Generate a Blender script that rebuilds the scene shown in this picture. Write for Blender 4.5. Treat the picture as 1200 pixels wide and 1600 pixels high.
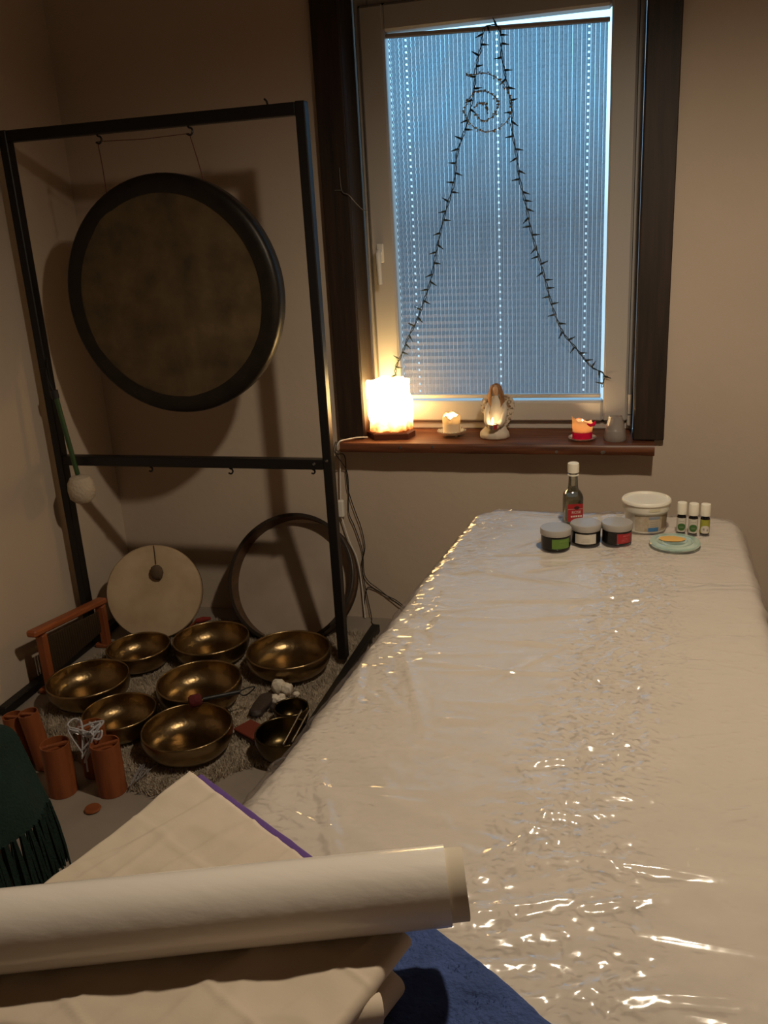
import bpy, math, random
from mathutils import Vector, Matrix, noise, Euler

random.seed(7)
S = bpy.context.scene
COL = S.collection
for o in list(bpy.data.objects):
    bpy.data.objects.remove(o, do_unlink=True)

# ------------------------------------------------------------------ camera
CAM_H = 1.55
yaw, pitch, roll = (math.radians(a) for a in (-15.83, 18.0, 3.29))
fw = Vector((math.sin(yaw) * math.cos(pitch), math.cos(yaw) * math.cos(pitch), -math.sin(pitch)))
rt = Vector((math.cos(yaw), -math.sin(yaw), 0))
dn = fw.cross(rt)
r2 = math.cos(roll) * rt + math.sin(roll) * dn
d2 = -math.sin(roll) * rt + math.cos(roll) * dn
cd = bpy.data.cameras.new('camera')
cam = bpy.data.objects.new('camera', cd)
COL.objects.link(cam)
M = Matrix.Identity(4)
for i in range(3):
    M[i][0], M[i][1], M[i][2] = r2[i], -d2[i], -fw[i]
M[2][3] = CAM_H
cam.matrix_world = M
cd.sensor_fit = 'VERTICAL'
cd.sensor_height = 24.0
cd.lens = 24.0 * 1360 / 1600
cd.clip_start = 0.02
S.camera = cam

# ------------------------------------------------------------------ world: overcast bluish sky outside the window
w = bpy.data.worlds.new('sky')
S.world = w
w.use_nodes = True
wn, wl = w.node_tree.nodes, w.node_tree.links
wn.clear()
wo = wn.new('ShaderNodeOutputWorld')
wb = wn.new('ShaderNodeBackground')
wt = wn.new('ShaderNodeTexCoord')
ws = wn.new('ShaderNodeSeparateXYZ')
wr = wn.new('ShaderNodeValToRGB')
wr.color_ramp.elements[0].position = 0.0
wr.color_ramp.elements[0].color = (0.24, 0.36, 0.44, 1)
wr.color_ramp.elements[1].position = 0.6
wr.color_ramp.elements[1].color = (0.31, 0.78, 1.28, 1)
e = wr.color_ramp.elements.new(0.12)
e.color = (0.42, 0.88, 1.28, 1)
wl.new(wt.outputs['Generated'], ws.inputs[0])
wl.new(ws.outputs['Z'], wr.inputs[0])
wl.new(wr.outputs[0], wb.inputs['Color'])
wb.inputs['Strength'].default_value = 2.3
wl.new(wb.outputs[0], wo.inputs[0])

# ------------------------------------------------------------------ the ceiling lamp over the table (shaded downlight)
ld = bpy.data.lights.new('ceiling_lamp_light', 'SPOT')
ld.energy = 88
ld.color = (1.0, 0.83, 0.61)
ld.shadow_soft_size = 0.045
ld.spot_size = math.radians(173)
ld.spot_blend = 0.70
lo = bpy.data.objects.new('ceiling_lamp_light', ld)
lo.location = (0.17, 1.50, 2.40)
COL.objects.link(lo)

# ------------------------------------------------------------------ view
S.view_settings.view_transform = 'Standard'
S.view_settings.look = 'None'
S.view_settings.exposure = 0.0
S.view_settings.gamma = 1.0
S.view_settings.use_curve_mapping = False
S.cycles.max_bounces = 8
S.cycles.transparent_max_bounces = 24
S.cycles.use_denoising = True
S.cycles.sample_clamp_indirect = 4.0


# ================================================================== helpers
ORG = {}


def org(o):
    return ORG.get(o.name, Vector((0, 0, 0))) if o else Vector((0, 0, 0))


class MB:
    """collects vertices (world metres) and faces of ONE mesh"""

    def __init__(self):
        self.v, self.f, self.uv = [], [], None

    def add(self, vs, fs):
        k = len(self.v)
        self.v += [tuple(p) for p in vs]
        self.f += [tuple(i + k for i in q) for q in fs]
        return self

    def box(self, c, s, rot=None, bev=0.0):
        x, y, z = (a / 2 for a in s)
        if bev <= 0:
            vs = [Vector((i * x, j * y, k * z)) for i in (-1, 1) for j in (-1, 1) for k in (-1, 1)]
            fs = [(0, 1, 3, 2), (4, 6, 7, 5), (0, 4, 5, 1), (2, 3, 7, 6), (0, 2, 6, 4), (1, 5, 7, 3)]
        else:
            b = min(bev, x * .9, y * .9, z * .9)
            vs, fs, idx = [], [], {}
            for i in (-1, 1):
                for j in (-1, 1):
                    for k in (-1, 1):
                        for a in range(3):
                            p = [i * (x - b), j * (y - b), k * (z - b)]
                            p[a] += (i, j, k)[a] * b
                            idx[(i, j, k, a)] = len(vs)
                            vs.append(Vector(p))
            for a in range(3):
                u, w_ = [q for q in range(3) if q != a]
                for s_ in (-1, 1):
                    q = []
                    for (m, n) in ((-1, -1), (1, -1), (1, 1), (-1, 1)):
                        t = [0, 0, 0]
                        t[a], t[u], t[w_] = s_, m, n
                        q.append(idx[(*t, a)])
                    fs.append(tuple(q))
            for a in range(3):
                u, w_ = [q for q in range(3) if q != a]
                for m in (-1, 1):
                    for n in (-1, 1):
                        t0, t1 = [0, 0, 0], [0, 0, 0]
                        t0[a], t0[u], t0[w_] = -1, m, n
                        t1[a], t1[u], t1[w_] = 1, m, n
                        fs.append((idx[(*t0, u)], idx[(*t1, u)], idx[(*t1, w_)], idx[(*t0, w_)]))
            for i in (-1, 1):
                for j in (-1, 1):
                    for k in (-1, 1):
                        fs.append(tuple(idx[(i, j, k, a)] for a in range(3)))
        R_ = rot.to_matrix() if rot is not None else Matrix.Identity(3)
        c = Vector(c)
        return self.add([R_ @ p + c for p in vs], fs)

    def lathe(self, prof, c=(0, 0, 0), seg=32, mat3=None, wob=None):
        """profile (r,z) list revolved round local z"""
        m = mat3 or Matrix.Identity(3)
        c = Vector(c)
        vs, fs, rings = [], [], []
        for (r, z) in prof:
            if r < 1e-6:
                rings.append([len(vs)])
                vs.append(m @ Vector((0, 0, z)) + c)
            else:
                ring = []
                for i in range(seg):
                    a = 2 * math.pi * i / seg
                    rr, zz = (r, z) if wob is None else wob(r, z, a)
                    ring.append(len(vs))
                    vs.append(m @ Vector((rr * math.cos(a), rr * math.sin(a), zz)) + c)
                rings.append(ring)
        for A, B in zip(rings, rings[1:]):
            for i in range(seg):
                j = (i + 1) % seg
                if len(A) == 1 and len(B) == 1:
                    continue
                if len(A) == 1:
                    fs.append((A[0], B[j], B[i]))
                elif len(B) == 1:
                    fs.append((A[i], A[j], B[0]))
                else:
                    fs.append((A[i], A[j], B[j], B[i]))
        return self.add(vs, fs)

    def tube(self, pts, r, seg=8, smooth=0):
        pts = [Vector(p) for p in pts]
        if smooth:
            pts = spline(pts, smooth)
        n = len(pts)
        rr = r if isinstance(r, (list, tuple)) else [r] * n
        vs, fs = [], []
        up = None
        for i, p in enumerate(pts):
            t = (pts[min(i + 1, n - 1)] - pts[max(i - 1, 0)])
            t = t.normalized() if t.length > 1e-9 else Vector((0, 0, 1))
            if up is None:
                up = t.orthogonal().normalized()
            up = (up - t * up.dot(t))
            up = up.normalized() if up.length > 1e-6 else t.orthogonal().normalized()
            b = t.cross(up)
            for k in range(seg):
                a = 2 * math.pi * k / seg
                vs.append(p + (up * math.cos(a) + b * math.sin(a)) * rr[i])
        for i in range(n - 1):
            for k in range(seg):
                j = (k + 1) % seg
                fs.append((i * seg + k, i * seg + j, (i + 1) * seg + j, (i + 1) * seg + k))
        fs.append(tuple(reversed(range(seg))))
        fs.append(tuple((n - 1) * seg + k for k in range(seg)))
        return self.add(vs, fs)

    def grid(self, fn, nu, nv):
        vs = [fn(i / nu, j / nv) for j in range(nv + 1) for i in range(nu + 1)]
        fs = [(j * (nu + 1) + i, j * (nu + 1) + i + 1, (j + 1) * (nu + 1) + i + 1, (j + 1) * (nu + 1) + i)
              for j in range(nv) for i in range(nu)]
        return self.add(vs, fs)

    def build(self, name, mat, parent=None, smooth=False, kind=None, label=None):
        o0 = org(parent)
        me = bpy.data.meshes.new(name)
        me.from_pydata([(p[0] - o0.x, p[1] - o0.y, p[2] - o0.z) for p in self.v], [], self.f)
        if self.uv:
            ul = me.uv_layers.new(name='UVMap')
            for lp in me.loops:
                ul.data[lp.index].uv = self.uv[lp.vertex_index]
        if smooth:
            me.polygons.foreach_set('use_smooth', [True] * len(me.polygons))
            if smooth != 'all':
                try:
                    me.set_sharp_from_angle(angle=math.radians(40))
                except Exception:
                    pass
        me.materials.append(mat)
        me.update()
        o = bpy.data.objects.new(name, me)
        COL.objects.link(o)
        if parent:
            o.parent = parent
            ORG[o.name] = o0
        if kind:
            o['kind'] = kind
        if label:
            o['label'] = label
        return o


def spline(pts, k):
    out = []
    n = len(pts)
    for i in range(n - 1):
        p0, p1, p2, p3 = pts[max(i - 1, 0)], pts[i], pts[i + 1], pts[min(i + 2, n - 1)]
        for s in range(k):
            t = s / k
            out.append(0.5 * ((2 * p1) + (p2 - p0) * t + (2 * p0 - 5 * p1 + 4 * p2 - p3) * t * t
                              + (3 * p1 - p0 - 3 * p2 + p3) * t ** 3))
    out.append(pts[-1])
    return out


def tag(o, label, cat, group=None):
    o['label'] = label
    o['category'] = cat
    if group:
        o['group'] = group
    return o


def thing(name, label, cat, loc, group=None):
    o = bpy.data.objects.new(name, None)
    o.empty_display_size = 0.05
    COL.objects.link(o)
    o.location = loc
    ORG[o.name] = Vector(loc)
    return tag(o, label, cat, group)


def struct(o):
    o['kind'] = 'structure'
    return o


def fbm(p, f, octv=3):
    s, a = 0.0, 1.0
    p = Vector(p) * f
    for _ in range(octv):
        s += a * noise.noise(p)
        p = p * 2.03 + Vector((3.1, 1.7, 5.3))
        a *= 0.5
    return s


# ------------------------------------------------------------------ materials
def newmat(name):
    m = bpy.data.materials.new(name)
    m.use_nodes = True
    n = m.node_tree.nodes
    return m, n, m.node_tree.links, n.get('Principled BSDF')


def mat(name, col, rough=0.6, metal=0.0, var=0.0, vscale=8.0, bump=0.0, bscale=40.0, spec=None, stretch=None,
        col2=None, coat=0.0, trans=0.0, ior=1.45, emit=None, estr=0.0, sss=0.0, bdist=0.01, det=4.0, contrast=(0.3, 0.7)):
    m, n, l, b = newmat(name)
    b.inputs['Base Color'].default_value = (*col, 1)
    b.inputs['Roughness'].default_value = rough
    b.inputs['Metallic'].default_value = metal
    if spec is not None:
        b.inputs['Specular IOR Level'].default_value = spec
    b.inputs['IOR'].default_value = ior
    b.inputs['Coat Weight'].default_value = coat
    b.inputs['Coat Roughness'].default_value = 0.12
    b.inputs['Transmission Weight'].default_value = trans
    if sss:
        b.inputs['Subsurface Weight'].default_value = sss
        b.inputs['Subsurface Scale'].default_value = 0.02
        b.inputs['Subsurface Radius'].default_value = (1.0, 0.5, 0.3)
    if emit:
        b.inputs['Emission Color'].default_value = (*emit, 1)
        b.inputs['Emission Strength'].default_value = estr
    if var or col2 or bump:
        tc = n.new('ShaderNodeTexCoord')
        mp = n.new('ShaderNodeMapping')
        mp.inputs['Scale'].default_value = stretch or (1, 1, 1)
        l.new(tc.outputs['Object'], mp.inputs[0])
    if var or col2:
        nz = n.new('ShaderNodeTexNoise')
        nz.inputs['Scale'].default_value = vscale
        nz.inputs['Detail'].default_value = det
        l.new(mp.outputs[0], nz.inputs['Vector'])
        rp = n.new('ShaderNodeValToRGB')
        c2 = col2 or tuple(max(0, c * (1 - var)) for c in col)
        rp.color_ramp.elements[0].position = contrast[0]
        rp.color_ramp.elements[1].position = contrast[1]
        rp.color_ramp.elements[0].color = (*c2, 1)
        rp.color_ramp.elements[1].color = (*col, 1)
        l.new(nz.outputs['Fac'], rp.inputs[0])
        l.new(rp.outputs[0], b.inputs['Base Color'])
    if bump:
        nb = n.new('ShaderNodeTexNoise')
        nb.inputs['Scale'].default_value = bscale
        nb.inputs['Detail'].default_value = 5
        l.new(mp.outputs[0], nb.inputs['Vector'])
        bp = n.new('ShaderNodeBump')
        bp.inputs['Strength'].default_value = bump
        bp.inputs['Distance'].default_value = bdist
        l.new(nb.outputs['Fac'], bp.inputs['Height'])
        l.new(bp.outputs[0], b.inputs['Normal'])
    return m


WALL = mat('plaster', (0.56, 0.46, 0.37), 0.9, var=0.07, vscale=2.5, bump=0.35, bscale=26, bdist=0.004)
WALL_L = WALL
CEIL = mat('ceiling_dark', (0.20, 0.12, 0.065), 0.7, bump=0.1)  # unseen ceiling, coloured dark to cut the light bounced onto the upper walls
FLOOR = mat('floor_grey', (0.30, 0.255, 0.215), 0.65, var=0.12, vscale=6, bump=0.1, bscale=120, bdist=0.002)
DARKWOOD = mat('dark_casing_wood', (0.038, 0.020, 0.012), 0.55, col2=(0.014, 0.008, 0.005), vscale=7,
               stretch=(6, 6, 0.5), bump=0.3, bscale=14, bdist=0.003)
SILLWOOD = mat('sill_wood', (0.20, 0.068, 0.028), 0.42, col2=(0.055, 0.018, 0.009), vscale=6, stretch=(0.7, 9, 9),
               bump=0.3, bscale=10, bdist=0.002)
PVC = mat('white_pvc', (0.43, 0.40, 0.375), 0.38)
GASKET = mat('dark_gasket', (0.02, 0.02, 0.02), 0.7)
BLACKSTEEL = mat('black_steel', (0.007, 0.006, 0.006), 0.42, bump=0.05, bscale=200, bdist=0.001)
STEEL = mat('grey_steel', (0.35, 0.34, 0.33), 0.35, metal=1.0)
BLACK = mat('black_plastic', (0.012, 0.012, 0.013), 0.45)
CABLE = mat('dark_green_cable', (0.010, 0.016, 0.014), 0.5)
CORD_R = mat('red_brown_cord', (0.12, 0.035, 0.02), 0.8)
WHITEPL = mat('white_plastic', (0.75, 0.72, 0.66), 0.4)
GONGFACE = mat('gong_bronze', (0.155, 0.108, 0.054), 0.62, metal=0.35, col2=(0.065, 0.045, 0.024), vscale=9, bump=0.4,
               bscale=22, bdist=0.004, det=6)
GONGRIM = mat('gong_black_rim', (0.020, 0.015, 0.011), 0.42, metal=0.3, col2=(0.010, 0.008, 0.006), vscale=14, bump=0.25,
              bscale=40, bdist=0.003)
BRASS = mat('hammered_brass', (0.36, 0.255, 0.13), 0.31, metal=1.0, col2=(0.18, 0.122, 0.06), vscale=11, bump=0.5,
            bscale=38, bdist=0.004)
BRASS_D = mat('dark_brass', (0.17, 0.12, 0.05), 0.30, metal=1.0, col2=(0.035, 0.028, 0.018), vscale=9, bump=0.3, bscale=40,
              bdist=0.003)
SKIN = mat('goat_skin', (0.55, 0.42, 0.28), 0.7, col2=(0.40, 0.29, 0.18), vscale=7, bump=0.2, bscale=20, bdist=0.003)
SKIN_G = mat('grey_drum_skin', (0.40, 0.33, 0.27), 0.7, col2=(0.31, 0.25, 0.20), vscale=5)
HOOP = mat('brown_hoop_wood', (0.13, 0.068, 0.034), 0.5, col2=(0.07, 0.036, 0.018), vscale=10, stretch=(1, 1, 8))
HOOP_D = mat('dark_hoop', (0.022, 0.015, 0.011), 0.45)
CHERRY = mat('orange_wood', (0.30, 0.088, 0.028), 0.5, col2=(0.19, 0.052, 0.017), vscale=9, stretch=(5, 5, 0.8))
CHERRY_Y = mat('orange_wood_beam', (0.36, 0.105, 0.032), 0.45, col2=(0.23, 0.062, 0.02), vscale=9, stretch=(5, 0.8, 5))
CHIMEBAR = mat('dark_chime_metal', (0.10, 0.07, 0.045), 0.5, metal=0.7)
FELT_W = mat('cream_felt', (0.50, 0.42, 0.33), 0.95, bump=0.5, bscale=90)
GREENH = mat('green_handle', (0.03, 0.075, 0.025), 0.4)
FELT_R = mat('dark_red_felt', (0.10, 0.012, 0.014), 0.9, bump=0.4, bscale=120)
SHELL = mat('white_shell', (0.72, 0.66, 0.56), 0.6, bump=0.3, bscale=60)
STONE = mat('dark_stone', (0.045, 0.032, 0.028), 0.6, bump=0.3, bscale=50)
REDBOX = mat('dark_red_lacquer', (0.16, 0.03, 0.018), 0.5)
RUGM = mat('beige_pile', (0.46, 0.385, 0.30), 0.95, var=0.25, vscale=12)
SHEET = mat('beige_cotton', (0.60, 0.53, 0.455), 0.85, var=0.06, vscale=5, bump=0.25, bscale=55, bdist=0.002)
SHEET2 = mat('cream_cotton', (0.58, 0.49, 0.39), 0.85, var=0.06, vscale=5, bump=0.3, bscale=45, bdist=0.002)
PURPLE = mat('purple_cotton', (0.10, 0.05, 0.21), 0.9, bump=0.2, bscale=80)
BLUEF = mat('blue_fleece', (0.05, 0.085, 0.24), 1.0, var=0.25, vscale=30, bump=1.0, bscale=140, bdist=0.006)
GREENC = mat('dark_green_wool', (0.008, 0.026, 0.019), 1.0, var=0.35, vscale=20, bump=0.8, bscale=160, bdist=0.004)
PADM = mat('table_vinyl', (0.10, 0.08, 0.07), 0.5)
BEECH = mat('table_leg_beech', (0.42, 0.26, 0.13), 0.5)
STOOLM = mat('stool_wood', (0.09, 0.045, 0.022), 0.5)
ROLLM = mat('film_roll', (0.76, 0.71, 0.65), 0.24, var=0.05, vscale=10, bump=0.4, bscale=38, bdist=0.003,
            coat=0.6, stretch=(0.35, 1, 1))
CARD = mat('cardboard_core', (0.55, 0.48, 0.38), 0.8)
PLATE_G = mat('green_glass_dish', (0.48, 0.66, 0.58), 0.12, trans=0.35, ior=1.3, coat=0.4)
WAX_O = mat('orange_wax', (0.72, 0.42, 0.12), 0.5)
JARM = mat('dark_jar', (0.010, 0.009, 0.009), 0.15)
LIDM = mat('grey_lid', (0.40, 0.37, 0.335), 0.32, metal=0.15)
LAB_G = mat('green_label', (0.115, 0.22, 0.035), 0.55)
LAB_W = mat('white_label', (0.62, 0.57, 0.49), 0.6)
LAB_R = mat('red_label', (0.36, 0.018, 0.022), 0.5)
LAB_Y = mat('yellow_green_label', (0.34, 0.33, 0.04), 0.5)
LAB_B = mat('blue_label', (0.06, 0.19, 0.40), 0.5)
LAB_T = mat('tan_label', (0.40, 0.31, 0.20), 0.6, col2=(0.58, 0.50, 0.40), vscale=60)
LAB_DG = mat('dark_green_print', (0.05, 0.14, 0.03), 0.5)
LAB_K = mat('dark_print', (0.05, 0.015, 0.012), 0.5)
INK_P = mat('pale_print', (0.72, 0.60, 0.52), 0.5)
INK_G = mat('grey_print', (0.34, 0.31, 0.27), 0.6)
BUCKET = mat('bucket_plastic', (0.74, 0.70, 0.61), 0.35, sss=0.1)
CAPW = mat('ivory_cap', (0.78, 0.73, 0.61), 0.45)
ANGELM = mat('angel_ceramic', (0.68, 0.58, 0.46), 0.6, var=0.2, vscale=20, bump=0.2, bscale=50, bdist=0.003)
HAIRM = mat('angel_hair', (0.36, 0.18, 0.07), 0.6, col2=(0.17, 0.075, 0.03), vscale=40, stretch=(3, 3, 0.7))
FACEM = mat('angel_face', (0.52, 0.33, 0.20), 0.6)
WINGM = mat('angel_wing', (0.60, 0.50, 0.38), 0.7, col2=(0.24, 0.15, 0.09), vscale=75, contrast=(0.36, 0.5), bump=0.8, bscale=70,
            bdist=0.004)
FOIL = mat('tealight_foil', (0.5, 0.48, 0.46), 0.3, metal=1.0)
GOLDW = mat('gold_wire', (0.30, 0.24, 0.13), 0.5, metal=0.4)
CLEARBIT = mat('clear_plastic_strip', (0.62, 0.62, 0.66), 0.15, trans=0.3)


def glass_thin(name, tint=(1, 1, 1), refl=0.35, rough=0.02, haze=0.0, hazecol=(0.8, 0.8, 0.8), bump=0.0, bscale=60.0,
               glosscol=(1, 1, 1), cap=None):
    """a thin sheet: clear, mirror-like by angle, optionally a little milky"""
    m, n, l, b = newmat(name)
    n.remove(b)
    out = n.get('Material Output')
    tr = n.new('ShaderNodeBsdfTransparent')
    tr.inputs[0].default_value = (*tint, 1)
    gl = n.new('ShaderNodeBsdfGlossy')
    gl.inputs['Roughness'].default_value = rough
    gl.inputs['Color'].default_value = (*glosscol, 1)
    lw = n.new('ShaderNodeLayerWeight')
    lw.inputs['Blend'].default_value = refl
    mx = n.new('ShaderNodeMixShader')
    if cap:
        mn = n.new('ShaderNodeMath')
        mn.operation = 'MINIMUM'
        mn.inputs[1].default_value = cap
        l.new(lw.outputs['Fresnel'], mn.inputs[0])
        l.new(mn.outputs[0], mx.inputs[0])
    else:
        l.new(lw.outputs['Fresnel'], mx.inputs[0])
    l.new(tr.outputs[0], mx.inputs[1])
    l.new(gl.outputs[0], mx.inputs[2])
    last = mx
    if haze:
        df = n.new('ShaderNodeBsdfDiffuse')
        df.inputs[0].default_value = (*hazecol, 1)
        tl = n.new('ShaderNodeBsdfTranslucent')
        tl.inputs[0].default_value = (*hazecol, 1)
        ad = n.new('ShaderNodeMixShader')
        ad.inputs[0].default_value = 0.5
        l.new(df.outputs[0], ad.inputs[1])
        l.new(tl.outputs[0], ad.inputs[2])
        m2 = n.new('ShaderNodeMixShader')
        m2.inputs[0].default_value = haze
        l.new(mx.outputs[0], m2.inputs[1])
        l.new(ad.outputs[0], m2.inputs[2])
        last = m2
    if bump:
        tc = n.new('ShaderNodeTexCoord')
        nb = n.new('ShaderNodeTexNoise')
        nb.inputs['Scale'].default_value = bscale
        nb.inputs['Detail'].default_value = 3
        l.new(tc.outputs['Object'], nb.inputs['Vector'])
        bp = n.new('ShaderNodeBump')
        bp.inputs['Strength'].default_value = bump
        bp.inputs['Distance'].default_value = 0.004
        l.new(nb.outputs['Fac'], bp.inputs['Height'])
        l.new(bp.outputs[0], gl.inputs['Normal'])
        l.new(bp.outputs[0], lw.inputs['Normal'])
    l.new(last.outputs[0], out.inputs[0])
    return m


PANE = glass_thin('window_pane', refl=0.2, rough=0.01)
FILM = glass_thin('clear_film', tint=(0.985, 0.985, 0.98), refl=0.34, rough=0.145, cap=0.28, haze=0.05, hazecol=(0.78, 0.80, 0.95))  # lavender haze colour stands in for window light scattered by the crinkles


def film_relief(m):
    """fine crumple relief, stronger where the film is crumpled (kept per vertex in the UV map)"""
    n, l = m.node_tree.nodes, m.node_tree.links
    uv = n.new('ShaderNodeUVMap')
    sp = n.new('ShaderNodeSeparateXYZ')
    l.new(uv.outputs[0], sp.inputs[0])
    tc = n.new('ShaderNodeTexCoord')
    nb = n.new('ShaderNodeTexNoise')
    nb.noise_type = 'RIDGED_MULTIFRACTAL'
    nb.inputs['Scale'].default_value = 70
    nb.inputs['Detail'].default_value = 2.5
    l.new(tc.outputs['Object'], nb.inputs['Vector'])
    mu = n.new('ShaderNodeMath')
    mu.operation = 'MULTIPLY'
    l.new(nb.outputs['Fac'], mu.inputs[0])
    l.new(sp.outputs['X'], mu.inputs[1])
    bp = n.new('ShaderNodeBump')
    bp.inputs['Strength'].default_value = 1.0
    bp.inputs['Distance'].default_value = 0.0110
    l.new(mu.outputs[0], bp.inputs['Height'])
    for q in n:
        if q.bl_idname in ('ShaderNodeBsdfGlossy', 'ShaderNodeLayerWeight'):
            l.new(bp.outputs[0], q.inputs['Normal'])


film_relief(FILM)
DISHGLASS = glass_thin('dish_glass', tint=(0.93, 0.92, 0.88), refl=0.5, rough=0.05, haze=0.22, hazecol=(0.8, 0.72, 0.6))
FROST = glass_thin('frosted_glass', tint=(0.9, 0.9, 0.9), refl=0.4, rough=0.25, haze=0.55, hazecol=(0.62, 0.56, 0.52))
BOTTLEG = glass_thin('bottle_glass', tint=(0.80, 0.80, 0.72), refl=0.45, rough=0.03, haze=0.05, hazecol=(0.5, 0.5, 0.42))
CLEARCORD = glass_thin('clear_cord', tint=(0.9, 0.9, 0.92), refl=0.55, rough=0.1, haze=0.35, hazecol=(0.7, 0.68, 0.7))


def wax_mat(name, col, f=0.6, glow=None):
    """candle wax: part diffuse, part translucent, so a flame inside lights it through"""
    m, n, l, b = newmat(name)
    n.remove(b)
    out = n.get('Material Output')
    df = n.new('ShaderNodeBsdfDiffuse')
    tl = n.new('ShaderNodeBsdfTranslucent')
    df.inputs[0].default_value = (*col, 1)
    tl.inputs[0].default_value = (*(glow or col), 1)
    mx = n.new('ShaderNodeMixShader')
    mx.inputs[0].default_value = f
    l.new(df.outputs[0], mx.inputs[1])
    l.new(tl.outputs[0], mx.inputs[2])
    l.new(mx.outputs[0], out.inputs[0])
    return m


WAX_W = wax_mat('white_wax', (0.80, 0.70, 0.56), 0.35)
WAX_WT = wax_mat('white_wax_thin', (0.85, 0.75, 0.6), 0.7, (1.0, 0.86, 0.6))
WAX_R = wax_mat('red_wax', (0.72, 0.02, 0.10), 0.35, (0.9, 0.03, 0.10))
WAX_RT = wax_mat('red_wax_glow_tint', (0.85, 0.40, 0.30), 0.8, (1.0, 0.80, 0.52))  # flame glow put into the colour: rim wax paler and yellower than the body


def emit_mat(name, col, s):
    m, n, l, b = newmat(name)
    n.remove(b)
    em = n.new('ShaderNodeEmission')
    em.inputs[0].default_value = (*col, 1)
    em.inputs[1].default_value = s
    l.new(em.outputs[0], n.get('Material Output').inputs[0])
    return m


FLAME = emit_mat('candle_flame', (1.0, 0.74, 0.38), 70)

# ================================================================== the room
D = 3.20          # back wall
XL, XR = -2.10, 1.75
YN = -1.1
ZC = 2.62
OX0, OX1, OZ0, OZ1 = -0.97, 0.055, 0.742, 2.345   # window opening

struct(MB().box(((XL + XR) / 2, (YN + D) / 2 + .15, -0.05), (XR - XL + .4, D - YN + .7, 0.10)).build('floor', FLOOR))
struct(MB().box(((XL + XR) / 2, (YN + D) / 2 + .15, ZC + 0.05), (XR - XL + .4, D - YN + .7, 0.10)).build('ceiling', CEIL))
wbk = MB()
T = 0.30
wbk.box(((XL - .2 + OX0) / 2, D + T / 2, ZC / 2), (OX0 - XL + .2, T, ZC))
wbk.box(((XR + .2 + OX1) / 2, D + T / 2, ZC / 2), (XR + .2 - OX1, T, ZC))
wbk.box(((OX0 + OX1) / 2, D + T / 2, OZ0 / 2), (OX1 - OX0, T, OZ0))
wbk.box(((OX0 + OX1) / 2, D + T / 2, (ZC + OZ1) / 2), (OX1 - OX0, T, ZC - OZ1))
struct(wbk.build('wall_back', WALL))
struct(MB().box((XL - .1, (YN + D) / 2, ZC / 2), (.2, D - YN, ZC)).build('wall_left', WALL_L))
struct(MB().box((XR + .1, (YN + D) / 2, ZC / 2), (.2, D - YN, ZC)).build('wall_right', WALL))
struct(MB().box(((XL + XR) / 2, YN - .1, ZC / 2), (XR - XL + .4, .2, ZC)).build('wall_front', WALL))

# wooden casing boards round the window and the plank sill
def trim(name, label, parts, m):
    b = MB()
    for c, s in parts:
        b.box(c, s, bev=0.003)
    o = struct(b.build(name, m))
    o['label'] = label
    return o


trim('trim_1', 'dark stained casing board left of the window, with its inner lining',
     [((-1.011, 3.184, 1.585), (0.100, 0.032, 1.612)), ((-0.965, 3.255, 1.585), (0.014, 0.160, 1.612))], DARKWOOD)
trim('trim_2', 'dark stained casing board right of the window, with its inner lining',
     [((0.098, 3.184, 1.580), (0.104, 0.032, 1.600)), ((0.050, 3.255, 1.580), (0.012, 0.160, 1.600))], DARKWOOD)
trim('trim_3', 'dark stained casing board over the window',
     [((-0.457, 3.184, 2.440), (1.214, 0.032, 0.098)), ((-0.457, 3.255, 2.337), (1.02, 0.16, 0.014))], DARKWOOD)
# sill plank with an uneven natural front edge
sb = MB()
NX = 44
def sill_section(i):
    t = i / NX
    x = -1.040 + t * 1.158
    y0 = 3.098 + 0.003 * noise.noise(Vector((x * 9, 0, 0)))
    z0 = 0.741 + 0.002 * noise.noise(Vector((x * 14, 3, 0)))
    z1 = 0.777
    y1 = 3.198 if (x < OX0 or x > OX1) else 3.40
    return [(x, y0 + .004, z0), (x, y0, z0 + .006), (x, y0 + .001, z1 - .006), (x, y0 + .006, z1), (x, 3.2, z1), (x, y1, z1), (x, y1, z0 + .004)]
vs, fs = [], []
for i in range(NX + 1):
    vs += sill_section(i)
for i in range(NX):
    for k in range(7):
        a, b_ = i * 7 + k, i * 7 + (k + 1) % 7
        fs.append((a, b_, b_ + 7, a + 7))
fs += [tuple(range(7)), tuple(reversed(range(NX * 7, NX * 7 + 7)))]
sb.add(vs, fs)
sill = struct(sb.build('trim_4', SILLWOOD, smooth=True))
sill['label'] = 'reddish brown wooden plank windowsill'
for (x, z) in ((-0.80, 0.763), (-0.675, 0.766), (-0.06, 0.752), (-0.22, 0.752), (-0.055, 0.7535)):
    MB().lathe([(0, -.004), (.005, -.003), (.006, 0.002), (0, .003)], (x, 3.0985, z), 10, Matrix.Rotation(math.pi / 2, 3, 'X')).build('screw_head', STEEL, sill, True)

# window: fixed frame, sash, panes, handle, hinge
WY = 3.34
win = bpy.data.objects.new('window_1', None)
COL.objects.link(win)
win.location = (-0.457, WY, OZ0)
ORG[win.name] = Vector(win.location)
struct(win)
win['label'] = 'white plastic window behind a pleated blind'


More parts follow.
